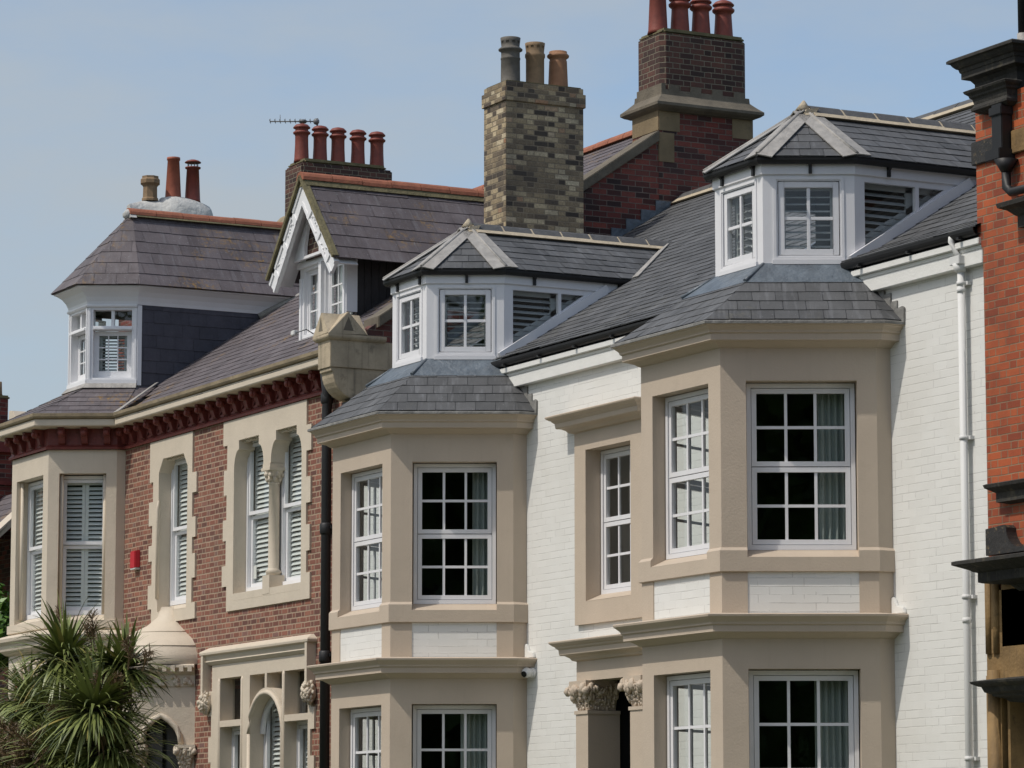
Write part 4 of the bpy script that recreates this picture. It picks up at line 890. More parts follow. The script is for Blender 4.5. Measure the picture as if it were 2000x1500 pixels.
for k in range(14): mb.prism([(ring_o[k][0], .135, ring_o[k][1]), (ring_o[k + 1][0], .135, ring_o[k + 1][1]), (ring_i[k + 1][0], .135, ring_i[k + 1][1]), (ring_i[k][0], .135, ring_i[k][1])], (0, .05, 0))
mb.build('arched_frame', M['gloss'], A_H)
room(A_H, lw_x0 - .1, lw_x1 + .1, .7, 2.6, .4, lw_z1)

# bay of the brick house
ca60 = R(60); axc = -22.87
ret = (-21.52, -.145); k1_ = 1.06
a2 = (ret[0] - k1_ * math.cos(ca60), ret[1] - k1_ * math.sin(ca60))
AP = [(mir(ret[0], axc), 0.0), (mir(ret[0], axc), ret[1]), (mir(a2[0], axc), a2[1]), a2, ret, (ret[0], 0.0)]
bay = MB(); abw = []
bz1 = 7.67; bz0 = 5.50
for i in range(5):
    f = Fr(AP[i], (AP[i + 1][0] - AP[i][0], AP[i + 1][1] - AP[i][1])); L = (Vector(AP[i + 1]) - Vector(AP[i])).length; b2 = MB(f)
    if i in (0, 4): b2.holed(rect(0, L, 0, FZ), [], 0.0)
    else:
        m0, m1 = (.22, .22) if i == 2 else ((.17, .16) if i == 3 else (.16, .17)); a0, a1 = m0, L - m1; ch = .055
        hole = [(a0, bz0 - .1), (a1, bz0 - .1), (a1, bz1 - .30), (a1 - .0, bz1 - .26), (a1 - .0, bz1), (a0, bz1), (a0, bz1 - .26), (a0, bz1 - .30)]
        b2.holed(rect(0, L, 0, FZ), [hole, rect(a0 + .02, a1 - .02, 1.6, 3.6)], 0.0, -.24)
        b2.prism([f(a0 + .001, .03, bz0 - .105), f(a0 + .001, -.2, bz0), f(a0 + .001, -.24, bz0), f(a0 + .001, -.24, bz0 - .105)], f.u * (a1 - a0 - .002))
        for x in (a0 + .03, a1 - .03): b2.tube([f(x, -.09, bz0), f(x, -.09, bz1 - .02)], .030, 8)
        abw.append((f, a0, a1))
    bay.join(b2); b2.bm.free()
bay.sweep(AP, [(0, bz0 - .09), (.035, bz0 - .095), (.035, bz0 - .22), (0, bz0 - .24)])
bay.sweep(AP, [(0, bz0 - .24), (.20, bz0 - .30), (.22, bz0 - .32), (.21, bz0 - .37), (.15, bz0 - .42), (.13, bz0 - .50), (.05, bz0 - .56), (0, bz0 - .57)])
bay.sweep(AP, [(0, 4.0), (.07, 3.98), (.07, 3.9), (0, 3.86)])
bay.build('bay', M['cream'], A_H)
for f, a0, a1 in abw:
    a_window(f, a0 - .02, a1 + .02, bz0 + .0, bz1 - .02, -.19, 2)
    a_window(f, a0 - .0, a1 + .0, 1.6, 3.58, -.19, 2)
rm = MB(); plan = [(AP[0][0], .0)] + AP[1:5] + [(AP[5][0], .0), (AP[5][0], 2.6), (AP[0][0], 2.6)]
for z0, z1 in ((5.1, 7.95), (1.2, 4.4)):
    for z in (z0, z1): rm.face([(x, y, z) for x, y in plan])
    rm.face([(AP[0][0], 2.6, z0), (AP[5][0], 2.6, z0), (AP[5][0], 2.6, z1), (AP[0][0], 2.6, z1)])
    for x in (AP[0][0], AP[5][0]): rm.face([(x, 0.01, z0), (x, 2.6, z0), (x, 2.6, z1), (x, 0.01, z1)])
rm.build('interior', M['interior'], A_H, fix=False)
mb = MB()                                                   # arched panels of the lower storey with red terracotta
f, a0, a1 = abw[1]
for (f, a0, a1) in abw[1:]:
    L = a0 + a1
    for x in ((a0 + a1) / 2 - .34, (a0 + a1) / 2 + .34):
        if 0.1 < x < L - .1:
            pts = [f(x - .15, .03, 4.15), f(x - .15, .03, 4.6)] + [f(x - .15 * math.cos(math.pi * k / 8), .03, 4.6 + .17 * math.sin(math.pi * k / 8)) for k in range(1, 8)] + [f(x + .15, .03, 4.6), f(x + .15, .03, 4.15)]
            mb.tube(pts, .05, 8)
mb.build('arcade', M['cream'], A_H)
mb = MB()
for (f, a0, a1) in abw[1:]:
    for x in ((a0 + a1) / 2 - .34, (a0 + a1) / 2 + .34):
        mb.holed if 0 else mb.prism([f(x - .12, .004, 4.1), f(x + .12, .004, 4.1), f(x + .12, .004, 4.62), f(x - .12, .004, 4.62)], f.n * .015)
mb.build('terracotta_panel', M['oxred'], A_H)

# red frieze with knobbed brackets, cream fascia, stone gutter
EP = [(AX0, 0.0)] + AP + [(XGA - .36, 0.0)]
fzm = MB(); fzm.sweep(EP, [(0, FZ + .02), (.03, FZ + .015), (.055, FZ - .0), (.06, FZ + .035), (.03, FZ + .06), (.02, FZ + .075), (.02, 8.375), (0, 8.375)]); 
# scalloped relief between brackets
rl = fzm
for k in range(17):
    x = -20.68 + .4034 * (k + .5); rl.box(x - .12, x + .12, .018, .034, 8.12, 8.15); rl.box(x - .10, x + .10, .018, .034, 8.19, 8.21)
    for s_ in (-1, 1): rl.tube([(x + s_ * .10, -.03, 8.12), (x + s_ * .03, -.035, 8.20), (x + s_ * .09, -.03, 8.31)], .014, 6)
    rl.ball((x, -.03, 8.24), .035, (1, .7, 1.2), 6)
fzm.build('frieze', M['oxred'], A_H, fix=False)
cn_ = MB(); cn_.sweep(EP, [(0.0, 8.362), (.02, 8.362), (.25, 8.368), (.295, 8.37), (.305, 8.385), (.305, 8.472), (.29, 8.478), (0, 8.478)]); cn_.build('eaves_fascia', M['cream'], A_H)
gm = MB(); gm.sweep(EP, [(.0, 8.478), (.30, 8.48), (.335, 8.49), (.35, 8.515), (.35, 8.562), (.325, 8.567), (.32, 8.52), (.0, 8.49)]); gm.build('stone_gutter', M['stone'], A_H)
def corbel_mesh():
    mb = MB(); mb.prism([(-.05, -.0, 8.09), (-.05, -.08, 8.13), (-.05, -.11, 8.22), (-.05, -.17, 8.29), (-.05, -.20, 8.36), (-.05, 0, 8.36)], (.10, 0, 0))
    mb.tube([(0, -.10, 8.285), (0, -.18, 8.285)], .057, 14); mb.tube([(0, -.18, 8.285), (0, -.198, 8.285), (0, -.21, 8.285)], [.05, .046, .02], 14)
    return mb.build('corbel', M['oxred'], A_H, origin=(0, 0, 0))
cb0 = corbel_mesh(); first = True
cpos = [(x, 0.0, 0.0) for x in [-20.68 + .4034 * k for k in range(18)]]
for i in (2, 3):
    a, b = Vector(AP[i]), Vector(AP[i + 1]); t = (b - a); L = t.length; t.normalize(); ang = math.atan2(t.y, t.x); n_ = 4 if i == 2 else 3
    for k in range(n_): p = a + t * (L * (k + .5 + (.1 if i == 3 else 0)) / n_); cpos.append((p.x, p.y, ang))
cpos += [(AP[5][0] + .10, 0, 0), (AP[5][0] + .45, 0, 0)]
for x, y, an in cpos:
    o = cb0 if first else copy_part(cb0, (x, y, 0)); first = False
    o.location = Vector((x, y, 0)) - Vector(ROOT_LOC[A_H.name]); o.rotation_euler = (0, 0, an)
# main roof, lean-to over the bay
rf = MB(); ye = -.30; aroof = lambda Y: ARZ + ARS * Y
slates(rf, [(-21.3, ye, aroof(ye)), (AX1 - .4, ye, aroof(ye)), (AX1 - .4, ARIDGE, aroof(ARIDGE)), (-21.3, ARIDGE, aroof(ARIDGE))], 0.20, 0.26)
slates(rf, [(AX0, .35, aroof(.35)), (-21.3, .35, aroof(.35)), (-21.3, ARIDGE, aroof(ARIDGE)), (AX0, ARIDGE, aroof(ARIDGE))], 0.20, 0.26)
rf.face([(AX0, ARIDGE, aroof(ARIDGE)), (AX1 - .3, ARIDGE, aroof(ARIDGE)), (AX1 - .3, 11, 8.5), (AX0, 11, 8.5)])
rf.build('roof', M['pslate'], A_H, fix=False)
mt = MB(); ridgeline(mt, None, (AX0, ARIDGE, aroof(ARIDGE) + .06), (AX1 - .3, ARIDGE, aroof(ARIDGE) + .06), w=.15, drop=.1, L=.46, gap=.012, round_=True); mt.build('ridge_tile', M['rridge'], A_H)
TQ = [(-22.10, .39), (-22.46, -.30), (mir(-22.46, axc), -.30), (mir(-22.10, axc), .39)][::-1]     # left to right
tb = 9.14
def outp(plan, i, off):
    t0 = (Vector(plan[i]) - Vector(plan[i - 1])).normalized(); t1 = (Vector(plan[i + 1]) - Vector(plan[i])).normalized()
    n0 = Vector((t0.y, -t0.x)); n1 = Vector((t1.y, -t1.x)); m = (n0 + n1).normalized(); m /= m.dot(n0); return Vector(plan[i]) + m * off
E2 = [outp(AP, i, .29) for i in range(1, 5)]; zE2 = 8.55
v3 = lambda p, z: (p[0], p[1], z)
lr = MB()
for i in range(3): slates(lr, [v3(E2[i], zE2), v3(E2[i + 1], zE2), v3(TQ[i + 1], tb - .02), v3(TQ[i], tb - .02)], 0.185, 0.34)
xe = (tb - .02 - ARZ) / ARS
for i, s_ in ((3, 1), (0, -1)):
    w = (E2[i].x, (zE2 - ARZ) / ARS); poly = [v3(w, zE2), v3(E2[i], zE2), v3(TQ[i], tb - .02), (TQ[i][0] + s_ * .0, xe, tb - .02)]
    slates(lr, [v3(E2[i], zE2), (E2[i].x + s_ * .0, -.05, zE2 + .05), (TQ[i][0], xe + .1, tb - .0), v3(TQ[i], tb - .02)], 0.185, 0.34)
lr.build('bay_roof', M['pslate'], A_H, fix=False)
vl = MB(); p, q = Vector((E2[3].x + .02, -.32, zE2 - .02)), Vector((TQ[3][0] + .02, .72, tb + .02)); sn = V(0, -ARS, 1).normalized()
vl.prism([p + sn * .03, q + sn * .03, q + sn * .03 + V(.13, 0, 0), p + sn * .03 + V(.22, 0, 0)], sn * .012)
vl.sweep(TQ, [(0, tb + .03), (.03, tb + .03), (.10, tb - .05), (0, tb - .05)]); vl.build('valley_lead', M['lead'], A_H)
# turret dormer
wd = MB(); wz0, wz1 = 9.20, 10.39; tfr = []
TD = [(TQ[0][0], 3.0)] + TQ + [(TQ[3][0], 3.0)]
for i in range(3):
    f = Fr(TQ[i], (TQ[i + 1][0] - TQ[i][0], TQ[i + 1][1] - TQ[i][1])); L = (Vector(TQ[i + 1]) - Vector(TQ[i])).length; m = .085; b2 = MB(f)
    tz = 10.02
    b2.holed(rect(0, L, tb, wz1 + .02), [rect(m, L - m, wz0 + .06, tz), rect(m, L - m, tz + .06, wz1 - .05)], 0.0, -.16)
    b2.prism([f(m, -.16, tz - .0), f(m, -.16, tz + .06), f(m, .03, tz + .035), f(m, .03, tz + .005)], f.u * (L - 2 * m))
    b2.box(L / 2 - .025, L / 2 + .025, -.14, -.04, tz + .06, wz1 - .05)
    b2.box(0.0, L, 0, .03, tb - .01, wz0 + .03)
    for x in (0.012, L - .042): b2.box(x, x + .03, .001, .018, wz0 + .03, wz1 - .02)
    wd.join(b2); b2.bm.free(); tfr.append((f, L, m, tz))
wd.sweep(TQ, [(0, wz1 + .03), (.035, wz1 + .03), (.04, wz1 + .01), (.03, wz1 - .01), (0, wz1 - .015)])
cov = [(.0, wz1 + .03), (.015, wz1 + .03), (.025, wz1 + .08), (.055, wz1 + .15), (.11, wz1 + .22), (.18, wz1 + .27), (.22, wz1 + .285), (.22, wz1 + .31), (0, wz1 + .31)]
wd.sweep(TD, cov)
for s_ in (1,): wd.box(TQ[3][0] - .02, TQ[3][0] + .02, -.46, -.39, tb, wz1 + .02)
Wd = wd.build('turret_dormer', M['gloss'], A_H)
for f, L, m, tz in tfr:
    mb = MB(f); a0, a1, z0, z1 = m + .05, L - m - .02, wz0 + .06, tz - .01
    ring(mb, m, L - m, z0, z1, -.16, -.12, .05, .05, .03); ring(mb, m + .05, L - m - .05, z0 + .05, z1 - .03, -.15, -.125, .035, .07, .035); bars(mb, m + .085, L - m - .085, z0 + .12, z1 - .065, -.148, -.128, 3, 3, .018)
    mb.build('casement', M['gloss'], Wd)
    pn = MB(f); pn.lf([(m + .05, -.138, z0), (L - m - .05, -.138, z0), (L - m - .05, -.138, z1), (m + .05, -.138, z1)]); pn.lf([(m, -.10, tz + .06), (L - m, -.10, tz + .06), (L - m, -.10, wz1 - .05), (m, -.10, wz1 - .05)]); pn.build('pane', M['glass'], Wd, fix=False)
    louvres(Wd, f, m + .08, L - m - .08, z0 + .04, z1 - .06, -.19, pitch=.05, leaves=1, rail=.03, tilt=.5, slat=.045, mat='dshutter')
mb = MB(); mb.face([(x, y, wz1 + .02) for x, y in TD]); mb.face([(TQ[0][0], 1.0, tb), (TQ[3][0], 1.0, tb), (TQ[3][0], 1.0, wz1), (TQ[0][0], 1.0, wz1)]); mb.build('attic_room', M['interior'], Wd, fix=False)
ck = MB(); X = TQ[3][0]
slates(ck, [(X, .44, aroof(.44)), (X, (wz1 + .03 - ARZ) / ARS, wz1 + .03), (X, .44, wz1 + .03)], .2, .3, lift=.0)
ck.build('slate_cheek', M['cslate'], A_H, fix=False)
tzr = 12.03; tze = wz1 + .315
TE = [outp(TD, i, .26) for i in range(1, 5)]; ap = (axc, .58, tzr); yr = (tzr - ARZ) / ARS; yv = (tze - ARZ) / ARS
rf = MB(); e3 = [v3(p, tze) for p in TE]
for i in range(3): slates(rf, [e3[i], e3[i + 1], ap], .25, .36)
slates(rf, [e3[3], (e3[3][0], yv + .05, tze), (axc, yr, tzr), ap], .25, .36); slates(rf, [e3[0], ap, (axc, yr, tzr), (e3[0][0], yv, tze)], .25, .36)
rf.face([v3(p, tze - .01) for p in TE] + [(TE[3].x, yv, tze - .01), (TE[0].x, yv, tze - .01)])
R_ = rf.build('turret_roof', M['pslate'], A_H, fix=False)
mt = MB(); ridgeline(mt, None, (axc, .50, tzr + .05), (axc, yr + .1, tzr + .05), w=.13, drop=.1, L=.46, gap=.01, round_=True); mt.build('ridge_tile', M['rridge'], R_)
mm = MB(); mm.ball((axc, .52, tzr - .03), .12, (.9, .8, .7), 7, .01); mm.prism([(axc - .16, .5, tzr - .1), (axc + .16, .5, tzr - .1), (axc + .08, .5, tzr + .0), (axc - .08, .5, tzr + .0)], (0, .10, 0)); mm.build('mortar', M['cement'], R_)
mm = MB(); mm.prism([(axc - .15, .61, tzr - .08), (axc + .15, .61, tzr - .08), (axc + .08, .61, tzr + .0), (axc - .08, .61, tzr + .0)], (0, 3.6, 0)); mm.build('bedding', M['mossy'], R_)
va, vb = Vector((e3[3][0], yv + .05, tze)), Vector((axc, yr, tzr)); vl = MB(); vl.tube([(e3[3][0] - .25, yv - .55, tze - .33), (e3[3][0] - .02, yv + .02, tze - .0), (e3[3][0] + .12, yv + .35, tze + .2)], [.06, .05, .04], 8); vl.build('valley_lead', M['lead'], R_)

# gabled dormer
gc = -15.87; gy = .75; gx0, gx1 = -16.67, -15.09; gb = 9.12; ge = 10.10; apz = 11.38; by = .42; hw = 1.15
dmr = MB(); gz1 = 10.02
w0 = [(gx0 + .13, gc - .10), (gc + .05, gx1 - .13)]
zs = 10.0
dmr.fr = Fr((0, gy, 0), (1, 0, 0))
dmr.holed([(gx0, gb), (gx1, gb), (gx1, 10.30), (gc + .2, apz - .25), (gc - .2, apz - .25), (gx0, 10.30)], [rect(gx0 + .14, gc - .07, gb + .10, 10.15), rect(gc + .07, gx1 - .14, gb + .10, 10.15)], 0.0, -.12)
dmr.box(gx0 - .02, gx1 + .02, .0, .05, 10.19, 10.28); dmr.box(gc - .045, gc + .045, .0, .06, gb, 10.19); dmr.box(gx0 + .02, gx0 + .08, .0, .025, gb, 10.05); dmr.box(gx1 - .08, gx1 - .02, .0, .025, gb, 10.05)
dmr.box(gx0 - .05, gx1 + .02, -.05, .06, gb - .10, gb + .02)
dmr.fr = FRONT
dmr.box(gx1 - .05, gx1 + .002, -(gy + .17), -gy - .001, gb + .25, ge + .03)
GD = dmr.build('gabled_dormer', M['gloss'], A_H)
mb = MB(Fr((0, .60, 0), (1, 0, 0))); mb.holed([(gc - .72, 10.27), (gc + .78, 10.27), (gc + .06, 11.08), (gc - .06, 11.08)], [[(gc - .34, 10.31), (gc + .16, 10.31), (gc + .16, 10.44), (gc + .10, 10.62), (gc - .08, 10.90), (gc - .26, 10.68), (gc - .33, 10.46)]], 0.0, -.05, -.05)
mb.build('tympanum', M['gloss'], GD)
mb = MB(Fr((0, .60, 0), (1, 0, 0))); mb.lf([(gc - .4, -.06, 10.25), (gc + .4, -.06, 10.25), (gc + .4, -.06, 10.98), (gc - .4, -.06, 10.98)]); mb.build('lancet_panel', M['sbrick'], GD)  # dark stack brick puts the lancet's shade into its colour
gf = Fr((0, gy, 0), (1, 0, 0))
for a0, a1 in ((gx0 + .14, gc - .07), (gc + .07, gx1 - .14)):
    mb = MB(gf); ring(mb, a0, a1, gb + .10, 10.15, -.12, -.05, .035); ring(mb, a0 + .035, a1 - .035, gb + .135, 10.115, -.10, -.065, .035); bars(mb, a0 + .07, a1 - .07, gb + .17, 10.08, -.095, -.07, 2, 3, .022); mb.build('casement', M['gloss'], GD)
    pn = MB(gf); pn.lf([(a0 + .03, -.085, gb + .13), (a1 - .03, -.085, gb + .13), (a1 - .03, -.085, 10.12), (a0 + .03, -.085, 10.12)]); pn.build('pane', M['glass'], GD, fix=False)
    bl = MB(gf)
    z = gb + .14
    while z < 10.1: bl.lf([(a0, -.17, z), (a1, -.17, z), (a1, -.16, z + .036), (a0, -.16, z + .036)]); z += .034
    bl.build('blind', M['shutter'], GD, fix=False)
mb = MB(); mb.lf([(gx0, -2.2, gb), (gx1, -2.2, gb), (gx1, -2.2, ge), (gx0, -2.2, ge)]); mb.build('attic_room', M['interior'], GD)
ck = MB(Fr((gx1, 0, 0), (0, 1, 0))); y_ = gy + .17; yt = (ge + .05 - ARZ) / ARS
ck.lf([(y_, -.02, aroof(y_) - .05), (yt + .1, -.02, ge + .05), (y_, -.02, ge + .05)])
x = y_
while x < yt: ck.box(x, x + .012, -.02, -.005, max(aroof(x) - .02, gb), ge + .04); x += .115
ck.box(y_ + .60, y_ + .625, -.02, .012, aroof(y_ + .6), ge + .04)
ck.build('board_cheek', M['boards'], A_H)
sl = (apz - ge + .02) / (hw - .0)
er = apz - hw * (apz - 10.08) / 1.13; yv = (er - ARZ) / ARS; yr = (apz - ARZ) / ARS
rf = MB(); y0 = by - .03
RR = [(gc + hw, y0, er), (gc + hw, yv + .05, er), (gc, yr, apz), (gc, y0, apz)]; LL = [(gc - hw, y0, er), (gc, y0, apz), (gc, yr, apz), (gc - hw, yv + .05, er)]
slates(rf, RR, .25, .33); slates(rf, LL, .25, .33)
R_ = rf.build('dormer_roof', M['pslate'], A_H, fix=False)
vg = MB()
for s_ in (1, -1):
    p, q = Vector((gc, y0 - .012, apz + .015)), Vector((gc + s_ * hw, y0 - .012, er + .012)); vg.beam(p, q, .05, .045, (0, 1, 0))
    vg.beam(p + V(0, .05, .012), q + V(0, .05, .012), .06, .02)
vg.build('verge', M['mossy'], R_)
mt = MB(); ridgeline(mt, None, (gc, y0 - .02, apz + .06), (gc, yr + .1, apz + .06), w=.13, drop=.11, L=.46, gap=.01, round_=True); mt.build('ridge_tile', M['rridge'], R_)
mm = MB(); mm.prism([(gc - .16, y0, apz - .13), (gc + .16, y0, apz - .13), (gc + .07, y0, apz + .03), (gc - .07, y0, apz + .03)], (0, 4.0, 0)); mm.build('mortar', M['mossy'], R_)
for s_ in (1, -1):
    bb = MB(); p = Vector((gc, by, apz - .04)); q = Vector((gc + s_ * (hw - .01), by, er - .05)); t = (q - p).normalized(); dn = V(-s_ * t.z * s_ * s_, 0, 0)
    dn = t.cross(V(0, 1, 0)); dn = dn if dn.z < 0 else -dn
    wv_ = .235
    cut = Vector((0, 0, -wv_ / max(.2, abs(dn.z))))
    bb.prism([p, q, q + dn * wv_, p + cut], (0, .05, 0))
    bb.prism([p + V(0, -.02, 0), q + V(0, -.02, 0), q + V(0, -.02, 0) + dn * .055, p + V(0, -.02, -.08)], (0, .022, 0))
    bb.prism([p + cut + V(0, -.015, 0), q + dn * wv_ + V(0, -.015, 0), q + dn * (wv_ - .045) + V(0, -.015, 0), p + cut * .83 + V(0, -.015, 0)], (0, .017, 0))
    for tt in (.30, .57, .84):
        a = p + (q - p) * tt; w = .04; bb.prism([a + V(0, -.02, 0), a + t * w * 2 + V(0, -.02, 0), a + t * w * 2 + dn * wv_ + V(0, -.02, 0), a + dn * wv_ + V(0, -.02, 0)], (0, .022, 0))
    rnd = random.Random(4)
    for tt in (.41, .68):
        for k in range(7):
            a = p + (q - p) * (tt + rnd.uniform(-.045, .13)) + dn * rnd.uniform(.07, .21); bb.ball(a + V(0, -.006, 0), .017, (1, .5, 1), 5, .003)
    bb.prism([p + V(0, .05, -.09), q + V(0, .05, 0) + dn * .03, q + V(0, .05, 0) + dn * .05, p + V(0, .05, -.13)], (0, .30, 0))
    bb.build('bargeboard', M['gloss'], A_H)

# near gable wall: brick, coping, kneeler
gw = MB(SIDE); YR = ARIDGE
gw.fr = Fr((XGA, 0, 0), (0, 1, 0)); gw.prism([gw.fr(*p) for p in [(-.02, 0, 0), (11, 0, 0), (11, 0, 8.6), (YR, 0, 12.42), (-.02, 0, 8.70)]], (-.30, 0, 0)); gw.build('gable_wall', M['gbrick'], A_H)
cp = MB(); rake = lambda Y: 8.805 + .68 * Y
cp.fr = Fr((XGA + .07, 0, 0), (0, 1, 0)); y1c = 4.62
cp.prism([cp.fr(*p) for p in [(.25, 0, rake(.25)), (y1c, 0, rake(y1c)), (y1c, 0, rake(y1c) - .155), (.25, 0, rake(.25) - .155)]], (-.48, 0, 0))
cp.build('coping', M['cstone'], A_H, bevel=.01)
kn = MB(); kx1 = -12.98; kx0 = -13.38
kside = lambda px, py: (lambda v: (v.y, v.z))(ox(px, py, kx1))
kt = 8.62; kb = zy(641, 717, -.46)
kn.prism([(kx1, -.46, kb), (kx1, .50, kb), (kx1, .50, kt), (kx1, -.46, kt)], (kx0 - kx1, 0, 0))
pts = [(-.44, kb), (-.44, kb - .05), (-.41, kb - .06)]
for k in range(1, 8): t = k / 8 * math.pi / 2; pts.append((-.03 - .38 * math.cos(t), kb - .06 - .36 * math.sin(t)))
pts += [(-.03, kb - .44), (-.05, kb - .50), (.0, kb - .56), (.10, kb - .40), (.42, kb - .18), (.42, kb)]
kn.prism([(kx1 - .02, y, z) for y, z in pts], (kx0 + .04 - kx1, 0, 0))
kn.sweep([(kx0, .35), (kx0, -.46), (kx1, -.46), (kx1, .35)], [(0, kt - .01), (.03, kt), (.055, kt + .03), (.055, kt + .07), (0, kt + .07)])
K_ = kn.build('kneeler', M['kstone'], A_H, bevel=.006)
gp = MB(); e = .05
za_, zb_ = kt + .07, kt + .38; cx_ = (kx0 + kx1) / 2
gp.prism([(kx0 - e, -.46 - e, za_), (kx1 + e, -.46 - e, za_), (cx_, -.46 - e, zb_)], (0, .57, 0))
yc = -.22; gp.prism([(kx1 + e, -.46 - e, za_), (kx1 + e, .06, za_), (kx1 + e, yc, zb_)], (-(kx1 - kx0 + 2 * e), 0, 0))
gp.build('gablet', M['kstone'], K_, bevel=.008)
for s_ in (0, 1):
    tr_ = MB()
    def gpt(u_, z): return (cx_ + u_, -.46 - e - .004, z) if s_ == 0 else (kx1 + e + .004, yc + u_, z)
    w = .065 if s_ == 0 else .075; poly = [gpt(-w, za_ + .05), gpt(w, za_ + .05), gpt(w * .55, za_ + .14), gpt(0, za_ + .24), gpt(-w * .55, za_ + .14)]; tr_.prism(poly, (0, .003, 0) if s_ == 0 else (-.003, 0, 0)); tr_.build('trefoil', M['cstone'], K_)
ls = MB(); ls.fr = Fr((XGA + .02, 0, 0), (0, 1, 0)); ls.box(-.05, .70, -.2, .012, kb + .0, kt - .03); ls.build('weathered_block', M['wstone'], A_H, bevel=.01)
fl = MB(Fr((XGA + .006, 0, 0), (0, 1, 0)))
ye_ = RIDGE_Y - 2.15; fl.prism([fl.fr(*p) for p in [(-.03, 0, 7.86), (.3, 0, wroof(.3)), (ye_, 0, wroof(ye_)), (ye_, 0, wroof(ye_) + .15), (.3, 0, wroof(.3) + .16), (-.03, 0, 8.03)]], (.012, 0, 0)); 
for k in range(8): y = RIDGE_Y - .2 - k * .24; fl.box(y - .238, y, -.004, .012 + .001 * (k % 2), wroof(y) - .16, wroof(y) + .07)
fl.build('lead_flashing', M['dlead'], A_H, fix=False)

# near chimney with four pots
cy0, cy1 = 4.70, 6.12; cx1 = XGA - .0; cx0 = cx1 - .74
lo = MB(); lo.box(cx0, cx1 + .004, -cy1 - .06, -cy0 + .06, 10.6, 12.32); ch = lo.build('chimney', M['gbrick'], A_H)
qn = MB()
for y0_, y1_, z0_, z1_ in ((cy0 - .068, cy0 + .292, 11.95, 12.31), (cy1 - .28, cy1 + .08, 11.95, 12.31), (cy0 - .068, cy0 + .20, 11.50, 11.94)):
    qn = MB(); qn.box(cx0 - .008, cx1 + .012, -y1_, -y0_, z0_, z1_); qn.build('quoin', M['qstone'], ch, bevel=.01)
pl = [(cx1, cy1), (cx0, cy1), (cx0, cy0), (cx1, cy0)]; pl = [(cx0, cy0), (cx1, cy0), (cx1, cy1), (cx0, cy1)]
fl = MB(); fl.sweep(pl, [(-.02, 12.56), (.014, 12.555), (.02, 12.48), (.10, 12.40), (.17, 12.34), (.17, 12.30), (.13, 12.27), (.09, 12.255), (.06, 12.24), (-.02, 12.24)], closed=True)
for k in range(4): y = cy0 + .10 + k * .36; fl.box(cx1 - .05, cx1 + .018, -y - .17, -y, 12.50, 12.63)
fl.box(cx0 + .05, cx1 + .016, -cy0 - .05, -cy0 + .018, 12.50, 12.64)
fl.build('stone_skirt', M['cstone'], ch)
up = MB(); zt4 = 13.44; cc_ = .07
up.prism([(cx0, cy0 + cc_, 12.52), (cx0 + cc_, cy0, 12.52), (cx1 - cc_, cy0, 12.52), (cx1, cy0 + cc_, 12.52), (cx1, cy1 - cc_, 12.52), (cx1 - cc_, cy1, 12.52), (cx0 + cc_, cy1, 12.52), (cx0, cy1 - cc_, 12.52)], (0, 0, zt4 - 12.52 - .06))
up.build('shaft', M['sbrick'], ch, bevel=.004)
mb = MB(); mb.prism([(cx0 + .01, cy0 + .03, zt4 - .07), (cx1 - .01, cy0 + .03, zt4 - .07), (cx1 - .01, cy1 - .03, zt4 - .07), (cx0 + .01, cy1 - .03, zt4 - .07)], (0, 0, .09)); mb.build('flaunching', M['mossy'], ch, bevel=.035)
tall = [(.155, 0), (.14, .05), (.115, .62), (.13, .64), (.13, .67), (.11, .69), (.1, .5)]
cowl = [(.15, 0), (.14, .06), (.122, .36), (.12, .42), (.14, .43), (.16, .45), (.165, .475), (.14, .50), (.125, .505), (.125, .53), (.155, .535), (.16, .55), (.12, .59), (.05, .62)]
xm4 = (cx0 + cx1) / 2
for px, k in ((1285, tall), (1328, cowl), (1369, cowl), (1413, cowl)):
    y = ox(px, 60, xm4).y; pot(ch, (xm4, y, zt4 - .0), 'pot', k, 22)
# far chimney with five pots
fx1 = oy(590, 320, 4.95).x; fx0 = oy(556, 320, 4.95).x; fy0 = 4.95; fy1 = ox(767, 360, fx1).y; fz1 = zy(590, 312, 4.95)
mb = MB(); cc_ = .05
mb.prism([(fx0, fy0, 11.6), (fx1, fy0, 11.6), (fx1, fy1, 11.6), (fx0, fy1, 11.6)], (0, 0, fz1 - 11.6 - .03)); ch = mb.build('chimney', M['sbrick'], A_H, bevel=.03)
mb = MB(); mb.prism([(fx0 + .02, fy0 + .04, fz1 - .05), (fx1 - .02, fy0 + .04, fz1 - .05), (fx1 - .02, fy1 - .1, fz1 - .05), (fx0 + .02, fy1 - .1, fz1 - .05)], (0, 0, .10)); mb.build('flaunching', M['mossy'], ch, bevel=.04)
mb = MB(); mb.prism([(fx0 - .02, fy0 + .3, zy(556, 424, 4.95) - .3), (fx0 - .02, fy0 - .5, zy(556, 424, 4.95) - .5), (fx0 - .02, fy0 - .06, zy(556, 424, 4.95) - .0), (fx0 - .02, fy0 + .3, zy(556, 424, 4.95) + .05)], (fx1 - fx0 + .04, 0, 0)); mb.build('stone_shoulder', M['stone'], ch, bevel=.02)
xm5 = (fx0 + fx1) / 2
five = [(.14, 0), (.13, .05), (.118, .30), (.116, .46), (.118, .465), (.125, .5), (.15, .51), (.155, .535), (.13, .555), (.115, .56), (.115, .60), (.15, .61), (.152, .625), (.11, .67), (.04, .69)]
for px in (589, 625, 660, 699, 736):
    y = ox(px, 300, xm5).y; pot(ch, (xm5, y, fz1 + .03), 'pot', five, 20)
mb = MB()
